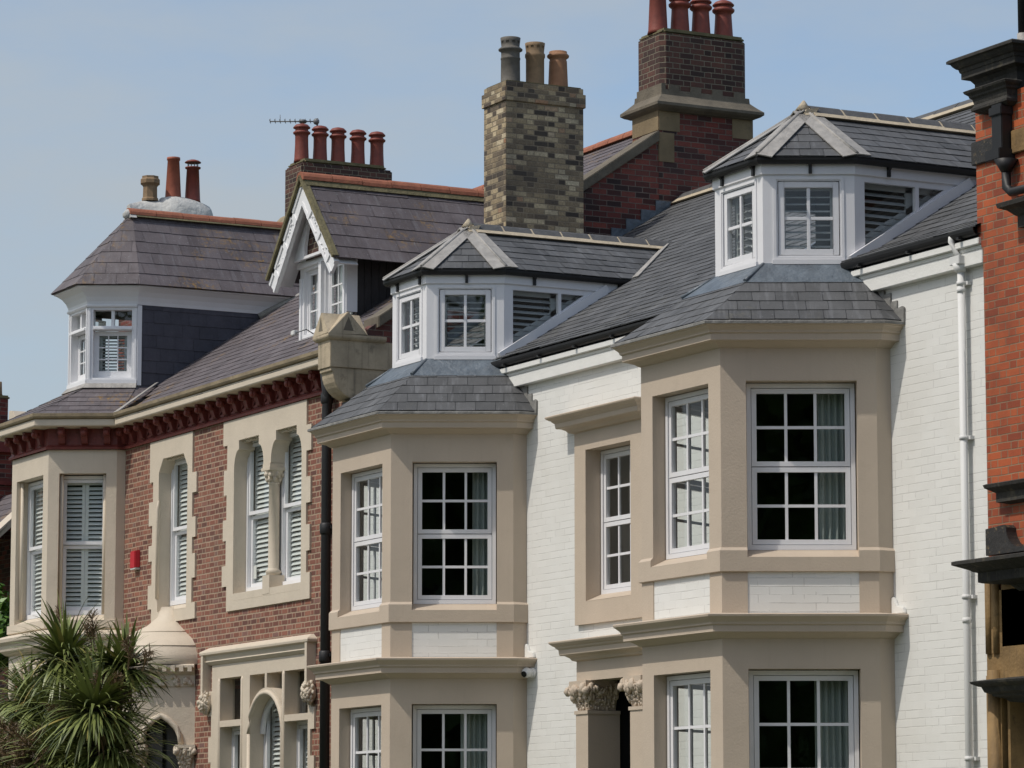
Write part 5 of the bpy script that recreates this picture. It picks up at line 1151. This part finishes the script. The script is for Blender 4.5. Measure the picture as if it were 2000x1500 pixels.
# porch canopy: faceted oriel with dome
pc = Vector((xy(331, 1310), 0, 0)); pr_ = 1.0
hexp = [(pc.x - pr_, 0), (pc.x - pr_ * .5, -pr_ * .86), (pc.x + pr_ * .5, -pr_ * .86), (pc.x + pr_, 0)]
zt_ = zy(385, 1300); pt = 3.85
pc_z1 = zt_; 
pb = MB(); base_z = zt_ - .14
for i in range(3):
    f = Fr(hexp[i], (hexp[i + 1][0] - hexp[i][0], hexp[i + 1][1] - hexp[i][1])); L = (Vector(hexp[i + 1]) - Vector(hexp[i])).length; b2 = MB(f)
    c_ = L / 2; r_ = .30; zs = zt_ - 1.15
    ar = [(c_ - r_, .3), (c_ + r_, .3), (c_ + r_, zs)] + [(c_ + r_ - (r_ * 1.15) * (1 - math.cos(t)), zs + r_ * 1.2 * math.sin(t)) for t in (.3, .6, .9, 1.2)]
    ar = [(c_ - r_, .3), (c_ + r_, .3), (c_ + r_, zs), (c_ + r_ * .93, zs + .14), (c_ + r_ * .72, zs + .26), (c_ + r_ * .4, zs + .36), (c_, zs + .43), (c_ - r_ * .4, zs + .36), (c_ - r_ * .72, zs + .26), (c_ - r_ * .93, zs + .14), (c_ - r_, zs)]
    b2.holed(rect(0, L, .2, base_z), [ar], 0.0, -.22)
    b2.tube([f(a, .0, z) for a, z in ar[2:]], .045, 8); pb.join(b2); b2.bm.free()
pb.build('porch', M['cream'], A_H)
for i in range(3):
    f = Fr(hexp[i], (hexp[i + 1][0] - hexp[i][0], hexp[i + 1][1] - hexp[i][1])); L = (Vector(hexp[i + 1]) - Vector(hexp[i])).length
    for x in (L / 2 - .43, L / 2 + .30):
        mb = MB(f); rough_leaf_capital(mb, x, x + .14, -.2, .02, zt_ - 1.50, zt_ - 1.20, .06, 6, seed=i + 3); mb.box(x - .08, x + .22, -.2, .11, zt_ - 1.20, zt_ - 1.15); mb.build('capital', M['cream'], A_H, fix=False)
cm = MB(); cm.sweep(hexp, [(0, zt_ + .02), (.14, zt_ + .02), (.16, zt_), (.16, zt_ - .03), (.10, zt_ - .06), (.08, zt_ - .10), (.03, zt_ - .14), (.02, zt_ - .30), (0, zt_ - .30)])
for i in range(3):
    f = Fr(hexp[i], (hexp[i + 1][0] - hexp[i][0], hexp[i + 1][1] - hexp[i][1])); L = (Vector(hexp[i + 1]) - Vector(hexp[i])).length
    for k in range(8): cm.prism([f(L * (k + .25) / 8, .10, zt_ - .09), f(L * (k + .75) / 8, .10, zt_ - .09), f(L * (k + .75) / 8, .10, zt_ - .0), f(L * (k + .25) / 8, .10, zt_ - .0)], f.n * .07)
    for k in range(5):
        x = L * (k + .5) / 5
        for j in range(7): cm.ball(f(x + random.uniform(-.05, .05), .03, zt_ - .22 + random.uniform(-.06, .06)), .038, (1, 1, 1), 5, .01)
cm.build('canopy_cornice', M['cream'], A_H, fix=False)
dmz = zt_ + .02; ft = zy(330, 1203) - dmz
dp = [(1.06, 0), (1.08, .06), (1.06, .16), (1.0, .27), (.995, .28), (.86, .39), (.60, .50), (.595, .51), (.36, .62), (.2, .75), (.14, .9), (.12, ft - .1), (.13, ft - .02), (.10, ft)]
dm_ = MB(); rings = []
for r, z in dp: rings.append([dm_.bm.verts.new((pc.x + r * math.cos(math.pi + math.pi * k / 24), r * .93 * math.sin(math.pi + math.pi * k / 24), dmz + z)) for k in range(25)])
for A_1, B_1 in zip(rings, rings[1:]):
    for k in range(24): q_ = dm_.bm.faces.new((A_1[k], A_1[k + 1], B_1[k + 1], B_1[k])); q_.smooth = True
for zz_, r_ in ((.275, 1.0), (.505, .602)):
    dm_.tube([(pc.x + r_ * math.cos(math.pi + math.pi * k / 24), r_ * .93 * math.sin(math.pi + math.pi * k / 24), dmz + zz_) for k in range(25)], .012, 5)
dm_.bm.faces.new(rings[-1]); dm_.build('canopy_dome', M['cream'], A_H)
mb = MB(); mb.box(pc.x - .9, pc.x + .9, .005, .04, .2, base_z); mb.box(pc.x - .1, pc.x - .04, .04, .08, .2, base_z - .2); mb.build('porch_recess', M['blackp'], A_H)  # flat black panel, painting in the shade inside the porch arches

# black downpipe at the party line
bx = xy(637, 1000, -.12); P = thing('downpipe', 'black round downpipe with collars between the red brick and the white house', 'drainpipe', (bx, -.12, 0))
mb = MB(); mb.tube([(bx, -.12, .2), (bx, -.12, 7.75), (bx + .02, -.12, 7.95), (bx + .1, -.2, 8.3)], .068, 14); mb.build('pipe', M['black'], P)
for z in (zy(637, 1030, -.12), zy(633, 1280, -.12), zy(640, 775, -.12)):
    mb = MB(); mb.tube([(bx, -.12, z - .1), (bx, -.12, z - .08), (bx, -.12, z + .04), (bx, -.12, z + .06)], [.07, .085, .085, .07], 14); mb.box(bx - .13, bx + .13, .0, .10, z - .02, z + .02); mb.build('pipe_collar', M['black'], P)

# alarm box, small wall camera, aerial
q = oy(263, 1092, -.05); o = MB(); o.prism([(q.x - .11, 0, q.z + .14), (q.x + .11, 0, q.z + .14), (q.x + .10, -.09, q.z + .12), (q.x - .10, -.09, q.z + .12)], (0, 0, -.27))
K = thing('alarm_box', 'red burglar alarm box on the red brick wall beside the stone bay', 'alarm box', (q.x, 0, q.z)); o.build('case', M['alarm'], K, bevel=.012)
o = MB(); o.box(q.x - .10, q.x + .10, .0, .085, q.z - .165, q.z - .132); o.build('base', M['paper'], K, bevel=.006)
q = oy(575, 651, .35); K = thing('security_camera', 'tiny white camera on a thin arm at the foot of the gabled dormer', 'camera', tuple(q), 'wall cameras')
o = MB(); o.prism([q + V(-.07, -.03, -.03), q + V(.05, -.03, -.03), q + V(.05, -.03, .04), q + V(-.07, -.03, .04)], (0, .07, 0)); o.build('body', M['white'], K, bevel=.01)
o = MB(); e_ = oy(612, 652, .6); o.tube([q + V(.05, 0, 0), q + V(.3, .05, .02), e_], .009, 6); o.build('arm', M['metal'], K)
ax = oy(619, 340, 5.6); top_ = zy(619, 238, 5.6); K = thing('tv_aerial', 'grey rooftop television aerial on a thin mast above the five red pots', 'aerial', (ax.x, 5.6, ax.z))
o = MB(); o.tube([(ax.x, 5.6, 12.4), (ax.x, 5.6, top_ + .06)], .018, 8); o.build('mast', M['metal'], K)
o = MB(); bm0 = Vector((ax.x, 5.56, top_)); Lb = .80; o.tube([bm0 + RT * .06, bm0 - RT * Lb], .012, 6); fwd_ = Vector((fh.x, fh.y, 0))
for k in range(9): p_ = bm0 - RT * (Lb * (k + 1) / 9); h_ = .05 if k != 6 else .12; o.tube([p_ - V(0, 0, .02), p_ + V(0, 0, h_)], .006, 5); o.tube([p_ - fwd_ * .16, p_ + fwd_ * .16], .006, 5)
o.ball(bm0 - RT * .22, .05, (1.6, 1.6, .8), 6); o.ball((ax.x, 5.58, top_), .06, (1, 1, 1), 6); o.build('boom', M['metal'], K)

# ------------------------------------------------------------------ orange brick building on the right
DY = -.10; DX0 = 1.47
D_H = thing('brick_house', 'orange red brick building with blackened stone cornices at the right edge', 'house', (DX0 + 2, DY, 0))
w = MB(Fr((0, DY, 0), (1, 0, 0))); dx1 = 13.0
dr0, dr1 = xy(1966, 1300, DY), xy(1966, 1300, DY) + 2.0
w.holed([(DX0 + .03, 0), (dx1, 0), (dx1, 9.1), (DX0 - .06, 9.1), (DX0 - .06, 7.8), (DX0 + .03, 7.6)], [rect(dr0 - .05, dr1 + .05, 0.05, 3.5), rect(dr0 - .05, dr1 + .05, 3.68, 4.4)], 0.0, -.1)
w.prism([w.fr(*p) for p in [(DX0 - .055, -.02, 7.75), (DX0 - .055, -.02, 9.1), (DX0 - .055, -3, 9.1), (DX0 - .055, -3, 7.75)]], (.05, 0, 0))
w.prism([w.fr(*p) for p in [(dx1, -.0, 0), (dx1, 0, 9.1), (dx1, -5, 12.9), (dx1, -10, 9.1), (dx1, -10, 0)]], (-.3, 0, 0)); w.box(DX0 + .1, dx1 - .3, -10, -9.8, 0, 9.1)
w.build('wall', M['dbrick'], D_H, fix=False)
def dband(name, plan, prof, mat='dstone'): m_ = MB(); m_.sweep(plan, prof); return m_.build(name, M[mat], D_H)
def dplan(x0, x1): return [(x0, .3), (x0, DY), (x1, DY), (x1, .3)]
# top cornice of the pier
tz = 9.53; txl = DX0 - .06; txr = 2.12
dband('cornice', [(txl, .6), (txl, DY), (txr, DY), (txr, .6)], [(0, tz + .03), (.18, tz + .015), (.20, tz), (.20, tz - .025), (.17, tz - .035), (.155, tz - .06), (.13, tz - .085), (.115, tz - .09), (.105, tz - .125), (.095, tz - .13), (.095, tz - .19), (.08, tz - .195), (.03, tz - .21), (0, tz - .25)])
mb = MB(); mb.box(txl + .002, txr, -.9, -DY + .002, 9.0, tz - .1); mb.build('pier', M['dstone'], D_H)
hz_ = 9.18; hl = 1.62; hr = 2.02
hp = thing('rainwater_head', 'black moulded rainwater box and square pipe on the orange brick wall', 'drainpipe', (hl, DY, hz_))
mb = MB(); mb.sweep([(hl, DY + .02), (hl, DY - .03), (hr, DY - .03), (hr, DY + .02)], [(0, hz_ + .01), (.14, hz_ + .005), (.155, hz_ - .005), (.145, hz_ - .025), (.115, hz_ - .05), (.11, hz_ - .07), (.09, hz_ - .085), (.075, hz_ - .14), (.085, hz_ - .16), (.10, hz_ - .175), (.10, hz_ - .2), (.05, hz_ - .23), (0, hz_ - .24)]); mb.build('box', M['dstone'], hp)
ppx = xy(1948, 260, DY - .12); b0 = zy(1945, 305, DY - .1)
mb = MB(); mb.box(ppx - .085, ppx + .085, -DY, -DY + .13, b0, hz_ - .2); mb.box(ppx - .12, ppx + .12, -DY, -DY + .19, b0 - .06, b0 + .05); mb.box(ppx - .105, ppx + .105, -DY, -DY + .15, hz_ - .32, hz_ - .235); mb.build('pipe', M['black'], hp, bevel=.008)
mb = MB(); q1 = Vector((ppx + .08, DY - .08, b0 - .06)); mb.tube([q1, q1 + V(0, 0, -.12)], [.12, .05], 12); mb.tube([q1 + V(0, 0, -.1), q1 + V(.0, 0, -.27), q1 + V(.08, 0, -.33), q1 + V(1.6, 0, -.36)], .045, 12); mb.build('swan_neck', M['black'], hp)
# stone band either side of the pipe
zb_ = zy(1920, 292, DY - .03)
for a, b in ((DX0 - .10, ppx - .10), (ppx + .10, dx1)):
    mb = MB(); mb.box(a, b, -DY - .02, -DY + .035, zb_ - .13, zb_ + .10); mb.build('stone_band', M['gstone'] if a > ppx else M['fstone'], D_H, bevel=.008)
# window head cornice
z1 = zy(1948, 398, DY - .25); x1 = oy(1948, 398, DY - .25).x + .22
dband('window_hood', dplan(x1, dx1), [(0, z1 + .05), (.23, z1 + .01), (.25, z1 - .0), (.24, z1 - .04), (.17, z1 - .07), (.12, z1 - .12), (.10, z1 - .13), (.10, z1 - .24), (0, z1 - .26)])
# string course half way
z2 = zy(1922, 948, DY - .18); x2 = oy(1922, 948, DY - .18).x + .18
dband('string_course', dplan(x2, dx1), [(0, z2 + .03), (.17, z2 + .01), (.19, z2), (.18, z2 - .03), (.13, z2 - .06), (.10, z2 - .08), (.10, z2 - .17), (0, z2 - .19)])
# doorway surround: scroll block, entablature, pilasters, transom
dfr = Fr((0, DY, 0), (1, 0, 0)); bz = zy(1928, 1086, DY - .1); bt = zy(1928, 1034, DY - .1); sxl = xy(1928, 1060, DY - .1); sw_ = .60
pts = [(sxl, bz), (sxl + sw_ + .9, bz), (sxl + sw_ + .9, bt - .20)]
for k in range(8): t = math.pi * .5 * k / 7; pts.append((sxl + sw_ + .24 - .24 * math.sin(t) , bt - .20 + .2 * (1 - math.cos(t)) ))
pts = [(sxl, bz), (sxl + 1.6, bz), (sxl + 1.6, bz + .09)] + [(sxl + .56 + .22 * math.cos(t_), bt - .01 - .20 * math.sin(t_)) for t_ in [math.pi / 2 - (math.pi / 2) * 0 + (math.pi / 2) * k / 8 for k in range(9)]] + [(sxl + .30, bt + .02), (sxl, bt)]
mb = MB(dfr); mb.prism([dfr(a, .12, z) for a, z in pts], (0, .14, 0)); mb.build('scroll_block', M['fstone'], D_H, bevel=.003)
ez = zy(1860, 1100, DY - .52); exl = oy(1860, 1100, DY - .52).x + .50
dband('door_cornice', dplan(exl, dx1), [(0, ez + .06), (.49, ez + .02), (.52, ez + .01), (.52, ez - .02), (.46, ez - .045), (.40, ez - .07), (.37, ez - .09), (.34, ez - .10), (.34, ez - .19), (.31, ez - .20), (.12, ez - .22), (.06, ez - .28), (.03, ez - .30), (0, ez - .3)])
pxl = xy(1927, 1250, DY - .06)
mb = MB(dfr); mb.holed([(pxl, 0), (dx1, 0), (dx1, ez - .25), (pxl, ez - .25)], [rect(dr0 - .01, dr1, .1, 3.42), rect(dr0 + .02, dr1, 3.72, 4.33)], .06, -.2, 0.0)
mb.build('door_surround', M['gstone'], D_H, fix=False)
mb = MB(dfr); mb.tube([dfr(dr0 - .10, .07, 0), dfr(dr0 - .10, .07, 3.5)], .075, 12); mb.tube([dfr(dr0 - .06, .06, 3.66), dfr(dr0 - .06, .06, 4.35)], .04, 10); mb.build('shaft', M['gstone'], D_H)
mb = MB(dfr); 
for z0_, z1_ in ((.2, 3.45), (3.66, 4.40)):
    mb.tube([dfr(pxl + .05, .055, z0_), dfr(pxl + .05, .055, z1_)], .045, 10); mb.box(pxl + .115, pxl + .175, .055, .085, z0_, z1_); mb.box(dr0 + .03, dr0 + .07, -.2, .02, z0_, z1_ - .05)
mb.box(pxl - .01, dr1, .055, .10, 4.44, 4.50); mb.box(pxl - .005, dr1, .055, .078, 4.36, 4.42); mb.build('moulding', M['gstone'], D_H)
z3 = zy(1898, 1332, DY - .34); x3 = oy(1898, 1332, DY - .34).x + .30
dband('transom_cornice', dplan(x3, dx1), [(0, z3 + .05), (.31, z3 + .01), (.34, z3), (.33, z3 - .02), (.28, z3 - .045), (.26, z3 - .05), (.24, z3 - .10), (.19, z3 - .12), (.18, z3 - .14), (.10, z3 - .16), (.07, z3 - .19), (0, z3 - .2)])
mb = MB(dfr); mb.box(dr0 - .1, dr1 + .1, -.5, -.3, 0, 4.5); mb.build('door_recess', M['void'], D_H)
mb = MB(dfr); mb.box(xy(1998, 1250, DY + .15), dr1, -.29, -.2, .2, 4.3); mb.build('door_frame', M['white'], D_H)
# roof behind and pipe at the edge
mb = MB(); slates(mb, [(txr + .1, .4, 9.3), (dx1, .4, 9.3), (dx1, 5, 13.0), (txr + .1, 5, 13.0)], .2, .28); mb.face([(txr + .1, 5, 13.0), (dx1, 5, 13.0), (dx1, 10.2, 9.0), (txr + .1, 10.2, 9.0)]); mb.face([(txr + .12, .5, 9.0), (txr + .12, 5, 12.95), (txr + .12, 10, 9.0)]); mb.build('roof', M['pslate'], D_H, fix=False)
q0 = oy(1998, 62, .8); mb = MB(); mb.tube([(q0.x, .8, q0.z - .4), (q0.x, .8, q0.z - .02)], .06, 12); o = mb.build('lead_slate', M['lead'], D_H)
mb = MB(); mb.tube([(q0.x, .8, q0.z - .1), (q0.x, .8, q0.z + 2.0)], .05, 14); mb.build('vent_pipe', M['black'], D_H)

# ------------------------------------------------------------------ houses beyond the far end
E_H = thing('far_house', 'dark brick house beyond the stone bay at the far left, with three odd chimney pots', 'house', (-31, 0, 0))
mb = MB(); mb.box(-46, -27.6, -9, -1.4, 0, 8.6); mb.build('wall', M['gbrick'], E_H)
ey = 1.3; ez_ = zy(10, 880, ey); ex_ = oy(14, 880, ey).x
mb = MB(); mb.box(-40, ex_, -1.7, -.6, ez_ - 1.6, ez_ + .35); mb.build('wing', M['gbrick'], E_H)
mb = MB(); mb.box(-40, ex_ + .12, -1.8, -.45, ez_ - .05, ez_ + .09); mb.box(-40, ex_ + .05, -1.8, -.52, zy(10, 945, ey) - .03, zy(10, 945, ey) + .04); mb.build('string_course', M['oxred'], E_H)
a, b, c_ = oy(17, 955, .5), oy(17, 1100, .5), oy(-60, 1100, .5)
mb = MB(); slates(mb, [(b.x - 8, -.3, b.z - .05), (b.x + .1, -.3, b.z - .05), (b.x + .0, 1.25, a.z + .12), (b.x - 8, 1.25, a.z + .12)], .2, .28); mb.build('porch_roof', M['pslate'], E_H, fix=False)
mb = MB(); mb.prism([(b.x + .05, -.3, b.z), (b.x + .05, 1.25, a.z + .17), (b.x + .05, 1.25, a.z + .02), (b.x + .05, -.3, b.z - .15)], (-.5, 0, 0)); mb.build('coping', M['cream'], E_H)
q1 = oy(15, 850, 2.8); zt5 = zy(15, 778, 2.8)
mb = MB(); mb.box(q1.x - .9, q1.x, -2.8, -2.0, 8.0, zt5); ch = mb.build('chimney', M['gbrick'], E_H, bevel=.01)
mb = MB(); mb.box(q1.x - .95, q1.x + .02, -2.83, -1.95, zt5 - .04, zt5 + .05); mb.build('flaunching', M['mossy'], ch, bevel=.03)
pot(ch, (q1.x - .16, 2.62, zt5 + .04), 'bpot', [(.13, 0), (.11, .06), (.1, .28), (.07, .28)], 8)
fin = MB(); q2 = oy(22, 826, .0); fin.prism([(q2.x - .16, 0, q2.z - .25), (q2.x + .2, 0, q2.z - .25), (q2.x + .2, 0, q2.z + .05), (q2.x + .05, 0, q2.z + .2), (q2.x - .12, 0, q2.z + .22)], (0, .4, 0)); fin.build('kneeler', M['cream'], E_H, bevel=.01)
# white capped stack with three unlike pots
sy = 5.3; s0, s1 = oy(276, 396, sy), oy(413, 412, sy); zt6 = oy(345, 391, sy).z; sxc = oy(300, 400, sy).x
yq0, yq1 = ox(283, 397, sxc).y, ox(412, 408, sxc).y; mb = MB(); mb.box(sxc - .40, sxc + .40, -yq1, -yq0 + .35, 8.6, ox(345, 400, sxc).z - .45); ch = mb.build('chimney', M['gbrick'], E_H)
xr_ = sxc; ys = [ox(px, 390, xr_).y for px in (293, 338, 376)]; y_end = ox(412, 400, xr_).y
mb = MB(); 
zo_ = lambda px, py: ox(px, py, xr_).z
prof_ = [(ys[0] - .45, zo_(283, 397) - .05, .16), (ys[0] - .15, zo_(290, 393), .26), (ys[0] + .2, zo_(303, 391), .30), ((ys[0] + ys[1]) / 2, zo_(317, 387) + .01, .34), (ys[1], zo_(338, 386) + .03, .36), ((ys[1] + ys[2]) / 2, zo_(357, 389) + .03, .36), (ys[2], zo_(376, 393) + .02, .35), ((ys[2] + y_end) / 2, zo_(396, 399), .33), (y_end - .06, zo_(408, 404), .26), (y_end + .02, zo_(413, 410) - .12, .16)]
rings = []
for y, z, w in prof_: rings.append([mb.bm.verts.new((xr_ + w * 1.3 * math.cos(math.pi * k / 12), y + random.uniform(-.01, .01), z - .8 + .8 * math.sin(math.pi * k / 12) ** .7 + random.uniform(-.006, .006))) for k in range(13)])
for A_1, B_1 in zip(rings, rings[1:]):
    for k in range(12): q_ = mb.bm.faces.new((A_1[k], A_1[k + 1], B_1[k + 1], B_1[k])); q_.smooth = True
mb.bm.faces.new(rings[0]); mb.bm.faces.new(list(reversed(rings[-1])))
mb.build('flaunching', M['cement'], ch, fix=False)
def zon(px, py, y): return ox(px, py, xr_).z
p1 = [(.17, 0), (.17, .04), (.15, .06), (.145, .28), (.17, .31), (.2, .33), (.2, .40), (.17, .43), (.17, .47), (.13, .47)]
h1 = zon(293, 345, 0) - zon(293, 393, 0); p1 = [(r, z / .47 * h1) for r, z in p1]
mb = MB(); mb.lathe((xr_, ys[0], zon(293, 393, 0)), p1, 8, False); mb.build('chimney_pot', M['bpot'], ch, origin=(xr_, ys[0], zon(293, 393, 0)))
h2 = zon(338, 308, 0) - zon(338, 388, 0); pot(ch, (xr_, ys[1], zon(338, 388, 0)), 'opot', [(.16, 0), (.155, .03), (.115, h2 - .06), (.13, h2 - .05), (.13, h2), (.09, h2)], 20)
h3 = zon(376, 330, 0) - zon(376, 395, 0); c3 = Vector((xr_, ys[2], zon(376, 395, 0))); cp_ = pot(ch, c3, 'pot', [(.16, 0), (.15, .04), (.12, h3), (.15, h3 + .005), (.155, h3 + .03), (.09, h3 + .03)], 20)
mb = MB()
for k in range(10): a_ = k * .628; mb.tube([c3 + V(.10 * math.cos(a_), .10 * math.sin(a_), h3 + .02), c3 + V(.10 * math.cos(a_), .10 * math.sin(a_), h3 + .14)], .006, 5)
mb.build('cowl_cage', M['metal'], ch); mb = MB(); mb.lathe(c3 + V(0, 0, h3 + .12), [(.16, 0), (.16, .012), (.12, .04), (.06, .06), (.01, .065)], 20); mb.build('cowl', M['pot'], ch)

# ------------------------------------------------------------------ planting
def blade(mb, p, dirv, L, w, droop, rnd):
    d = Vector(dirv).normalized(); side = d.cross(UPZ); side = side.normalized() if side.length > .05 else Vector((1, 0, 0)); n = 6; L_, R_ = [], []
    q = Vector(p); tw = rnd.uniform(-.5, .5)
    for i in range(n + 1):
        t = i / n; ww = w * (0.55 + 1.2 * t if t < .35 else 1.0 * (1 - t) ** .75 + .02); s = side * math.cos(tw * t) + d.cross(side) * math.sin(tw * t)
        L_.append(mb.bm.verts.new(q - s * ww)); R_.append(mb.bm.verts.new(q + s * ww)); d = (d + V(0, 0, -droop * (0.3 + t))).normalized(); q = q + d * (L / n)
    for i in range(n): f = mb.bm.faces.new((L_[i], R_[i], R_[i + 1], L_[i + 1])); f.smooth = True
def head(mb, c, n, L, w, seed, down=0.25):
    rnd = random.Random(seed)
    for k in range(n):
        a = rnd.uniform(0, 2 * math.pi); el = math.asin(max(-1, min(1, rnd.uniform(-down * 2.0, 1.0)))); d = Vector((math.cos(a) * math.cos(el), math.sin(a) * math.cos(el), math.sin(el)))
        blade(mb, Vector(c) + d * .05, d, L * rnd.uniform(.7, 1.1), w * rnd.uniform(.75, 1.2), rnd.uniform(.04, .34), rnd)
def panicle(mb, p, d, L, rnd):
    q = Vector(p); d = Vector(d).normalized(); mb.tube([q, q + d * L * .5, q + d * L + V(0, 0, -.05)], [.012, .008, .003], 4, False)
    for k in range(16):
        t = rnd.uniform(.25, 1.0); a = q + d * L * t; e = (d + Vector((rnd.uniform(-1, 1), rnd.uniform(-1, 1), rnd.uniform(-.6, .8)))).normalized(); l = L * .42 * (1.15 - t) + .05
        mb.tube([a, a + e * l * .5, a + e * l], [.005, .006, .002], 3, False)
        for j in range(3): b = a + e * l * rnd.uniform(.3, .95); g = (e + Vector((rnd.uniform(-1, 1), rnd.uniform(-1, 1), rnd.uniform(-1, 1)))).normalized(); mb.tube([b, b + g * .07], [.006, .003], 3, False)
def cordyline(label, heads, stem_xy, Y, seed):
    c0 = Vector((stem_xy, Y, 0)); T = thing('cordyline_palm', label, 'plant', tuple(c0), 'strappy leaved palms'); rnd = random.Random(seed)
    tk = MB()
    for (px, py, dy, n, L) in heads:
        h = oy(px, py, Y + dy); tk.tube([c0 + V(rnd.uniform(-.1, .1), 0, 0), c0.lerp(h, .5) + V(rnd.uniform(-.05, .05), 0, .2), h], [.11, .075, .05], 8)
        mb = MB(); head(mb, h, int(n * 1.6), L * 1.0, .036, seed + px); mb.build('leaf_head', M['palm'], T, fix=False)
    dl_ = MB()
    for (px, py, dy, n, L) in heads:
        h = oy(px, py, Y + dy)
        for k in range(14):
            a = rnd.uniform(0, 6.28); blade(dl_, h - V(0, 0, .06), (math.cos(a), math.sin(a), rnd.uniform(-1.6, -.5)), L * rnd.uniform(.5, .8), .028, rnd.uniform(.2, .5), rnd)
    dl_.build('dead_leaves', M['dead'], T, fix=False)
    tk.build('trunk', M['bark'], T); return T
T = cordyline('tall cordyline with spiky green leaf heads in front of the stone bay', [(128, 1290, -.2, 230, .86), (245, 1305, .2, 150, .70), (95, 1385, .1, 200, .86), (185, 1390, -.3, 230, .95), (120, 1480, -.2, 200, .95), (215, 1475, 0, 220, .95), (40, 1430, .2, 130, .75), (165, 1450, .3, 200, .9), (60, 1520, .0, 160, .9), (150, 1340, .1, 150, .8), (205, 1330, .0, 120, .7), (60, 1370, .1, 120, .75), (25, 1500, -.1, 150, .8), (170, 1540, .0, 200, .95)], oy(150, 1500, -3.2).x, -3.2, 11)
fl_ = MB(); rnd = random.Random(3)
for px, py, n, dd in ((185, 1250, 3, (.3, -.2, .6)), (140, 1235, 1, (-.1, -.1, .7)), (265, 1290, 3, (.4, 0, .5)), (215, 1350, 5, (.2, -.3, .4)), (150, 1395, 3, (0, -.4, .3))):
    h = oy(px, py, -3.3)
    for k in range(n): panicle(fl_, h + Vector((rnd.uniform(-.12, .12), rnd.uniform(-.1, .1), rnd.uniform(-.15, .05))), (dd[0] + rnd.uniform(-.4, .4), dd[1] + rnd.uniform(-.3, .3), dd[2]), rnd.uniform(.22, .38), rnd)
fl_.build('flower_stalks', M['dead'], T, fix=False)
sh = thing('dry_shrub', 'brown dry twiggy shrub in the bottom left corner below the palm', 'shrub', tuple(oy(40, 1500, -3.8))[:2] + (0,)); sm = MB(); rnd = random.Random(8)
for k in range(70):
    h = oy(rnd.uniform(-20, 70), rnd.uniform(1440, 1530), -3.8 + rnd.uniform(-.3, .3)); panicle(sm, h, (rnd.uniform(-1, 1), rnd.uniform(-1, 1), rnd.uniform(-.1, 1)), rnd.uniform(.14, .3), rnd)
sm.build('twigs', M['dead'], sh, fix=False)
def leafy_tree(name, label, c, rad, h0, n, seed, cat='tree', leaf=.12):
    T = thing(name, label, cat, (c[0], c[1], 0)); rnd = random.Random(seed); lf = MB(); tk = MB(); C0 = Vector(c)
    tk.tube([(c[0], c[1], 0), (c[0] + .2, c[1], h0 * .6), (c[0], c[1], c[2])], [rad * .09, rad * .07, rad * .03], 8)
    cl = []
    for k in range(26):
        d = Vector((rnd.gauss(0, 1), rnd.gauss(0, 1), rnd.gauss(0, .8))).normalized(); p = C0 + d * rad * rnd.uniform(.35, .95); cl.append((p, rad * rnd.uniform(.2, .38))); tk.tube([C0 - V(0, 0, rad * .6), C0.lerp(p, .6), p], [rad * .03, rad * .02, rad * .006], 5)
    for k in range(n):
        p, r = cl[rnd.randrange(len(cl))]; d = Vector((rnd.gauss(0, 1), rnd.gauss(0, 1), rnd.gauss(0, 1))).normalized(); q = p + d * r * rnd.uniform(.55, 1.05)
        nn = (d + Vector((rnd.uniform(-.8, .8), rnd.uniform(-.8, .8), rnd.uniform(-.3, .9)))).normalized(); t = nn.orthogonal().normalized(); b = nn.cross(t); s = leaf * rnd.uniform(.6, 1.2)
        lf.face([q - t * s, q - b * s * .45, q + t * s, q + b * s * .45])
    tk.build('trunk', M['bark'], T); lf.build('crown', M['leaf'], T, fix=False); return T
q = oy(-40, 1190, -.5); leafy_tree('leafy_tree', 'bright green leafy tree behind the left edge of the stone bay', (q.x - .9, -.5, q.z - .5), 1.3, 3, 7000, 5, leaf=.09)

def hedge_line():
    mb = MB(); rnd = random.Random(21)
    for k in range(19000):
        x = rnd.uniform(22, 120); t = rnd.random(); H_ = 20.0 + 2.2 * math.sin(x * .31) + 1.8 * math.sin(x * .83 + 1); z = .3 + H_ * t; y = -36 - rnd.uniform(0, 5) * math.sqrt(max(0, 1 - t * t * .8))
        nn = Vector((rnd.gauss(0, 1), rnd.gauss(0, 1), rnd.gauss(0, 1) + .4)).normalized(); u_ = nn.orthogonal().normalized(); b = nn.cross(u_); s_ = rnd.uniform(.7, 1.4); q = Vector((x, y, z))
        mb.face([q - u_ * s_, q - b * s_ * .6, q + u_ * s_, q + b * s_ * .6])
    for k in range(30): x = 22 + k * 3.3 + rnd.uniform(-1, 1); mb.tube([(x, -38, 0), (x + .3, -38, 6)], [.3, .15], 6)
    o = mb.build('park_trees', M['leaf'], None, fix=False); o['kind'] = 'stuff'; tag(o, 'belt of green trees across the road, mirrored in the window panes', 'trees')
hedge_line()
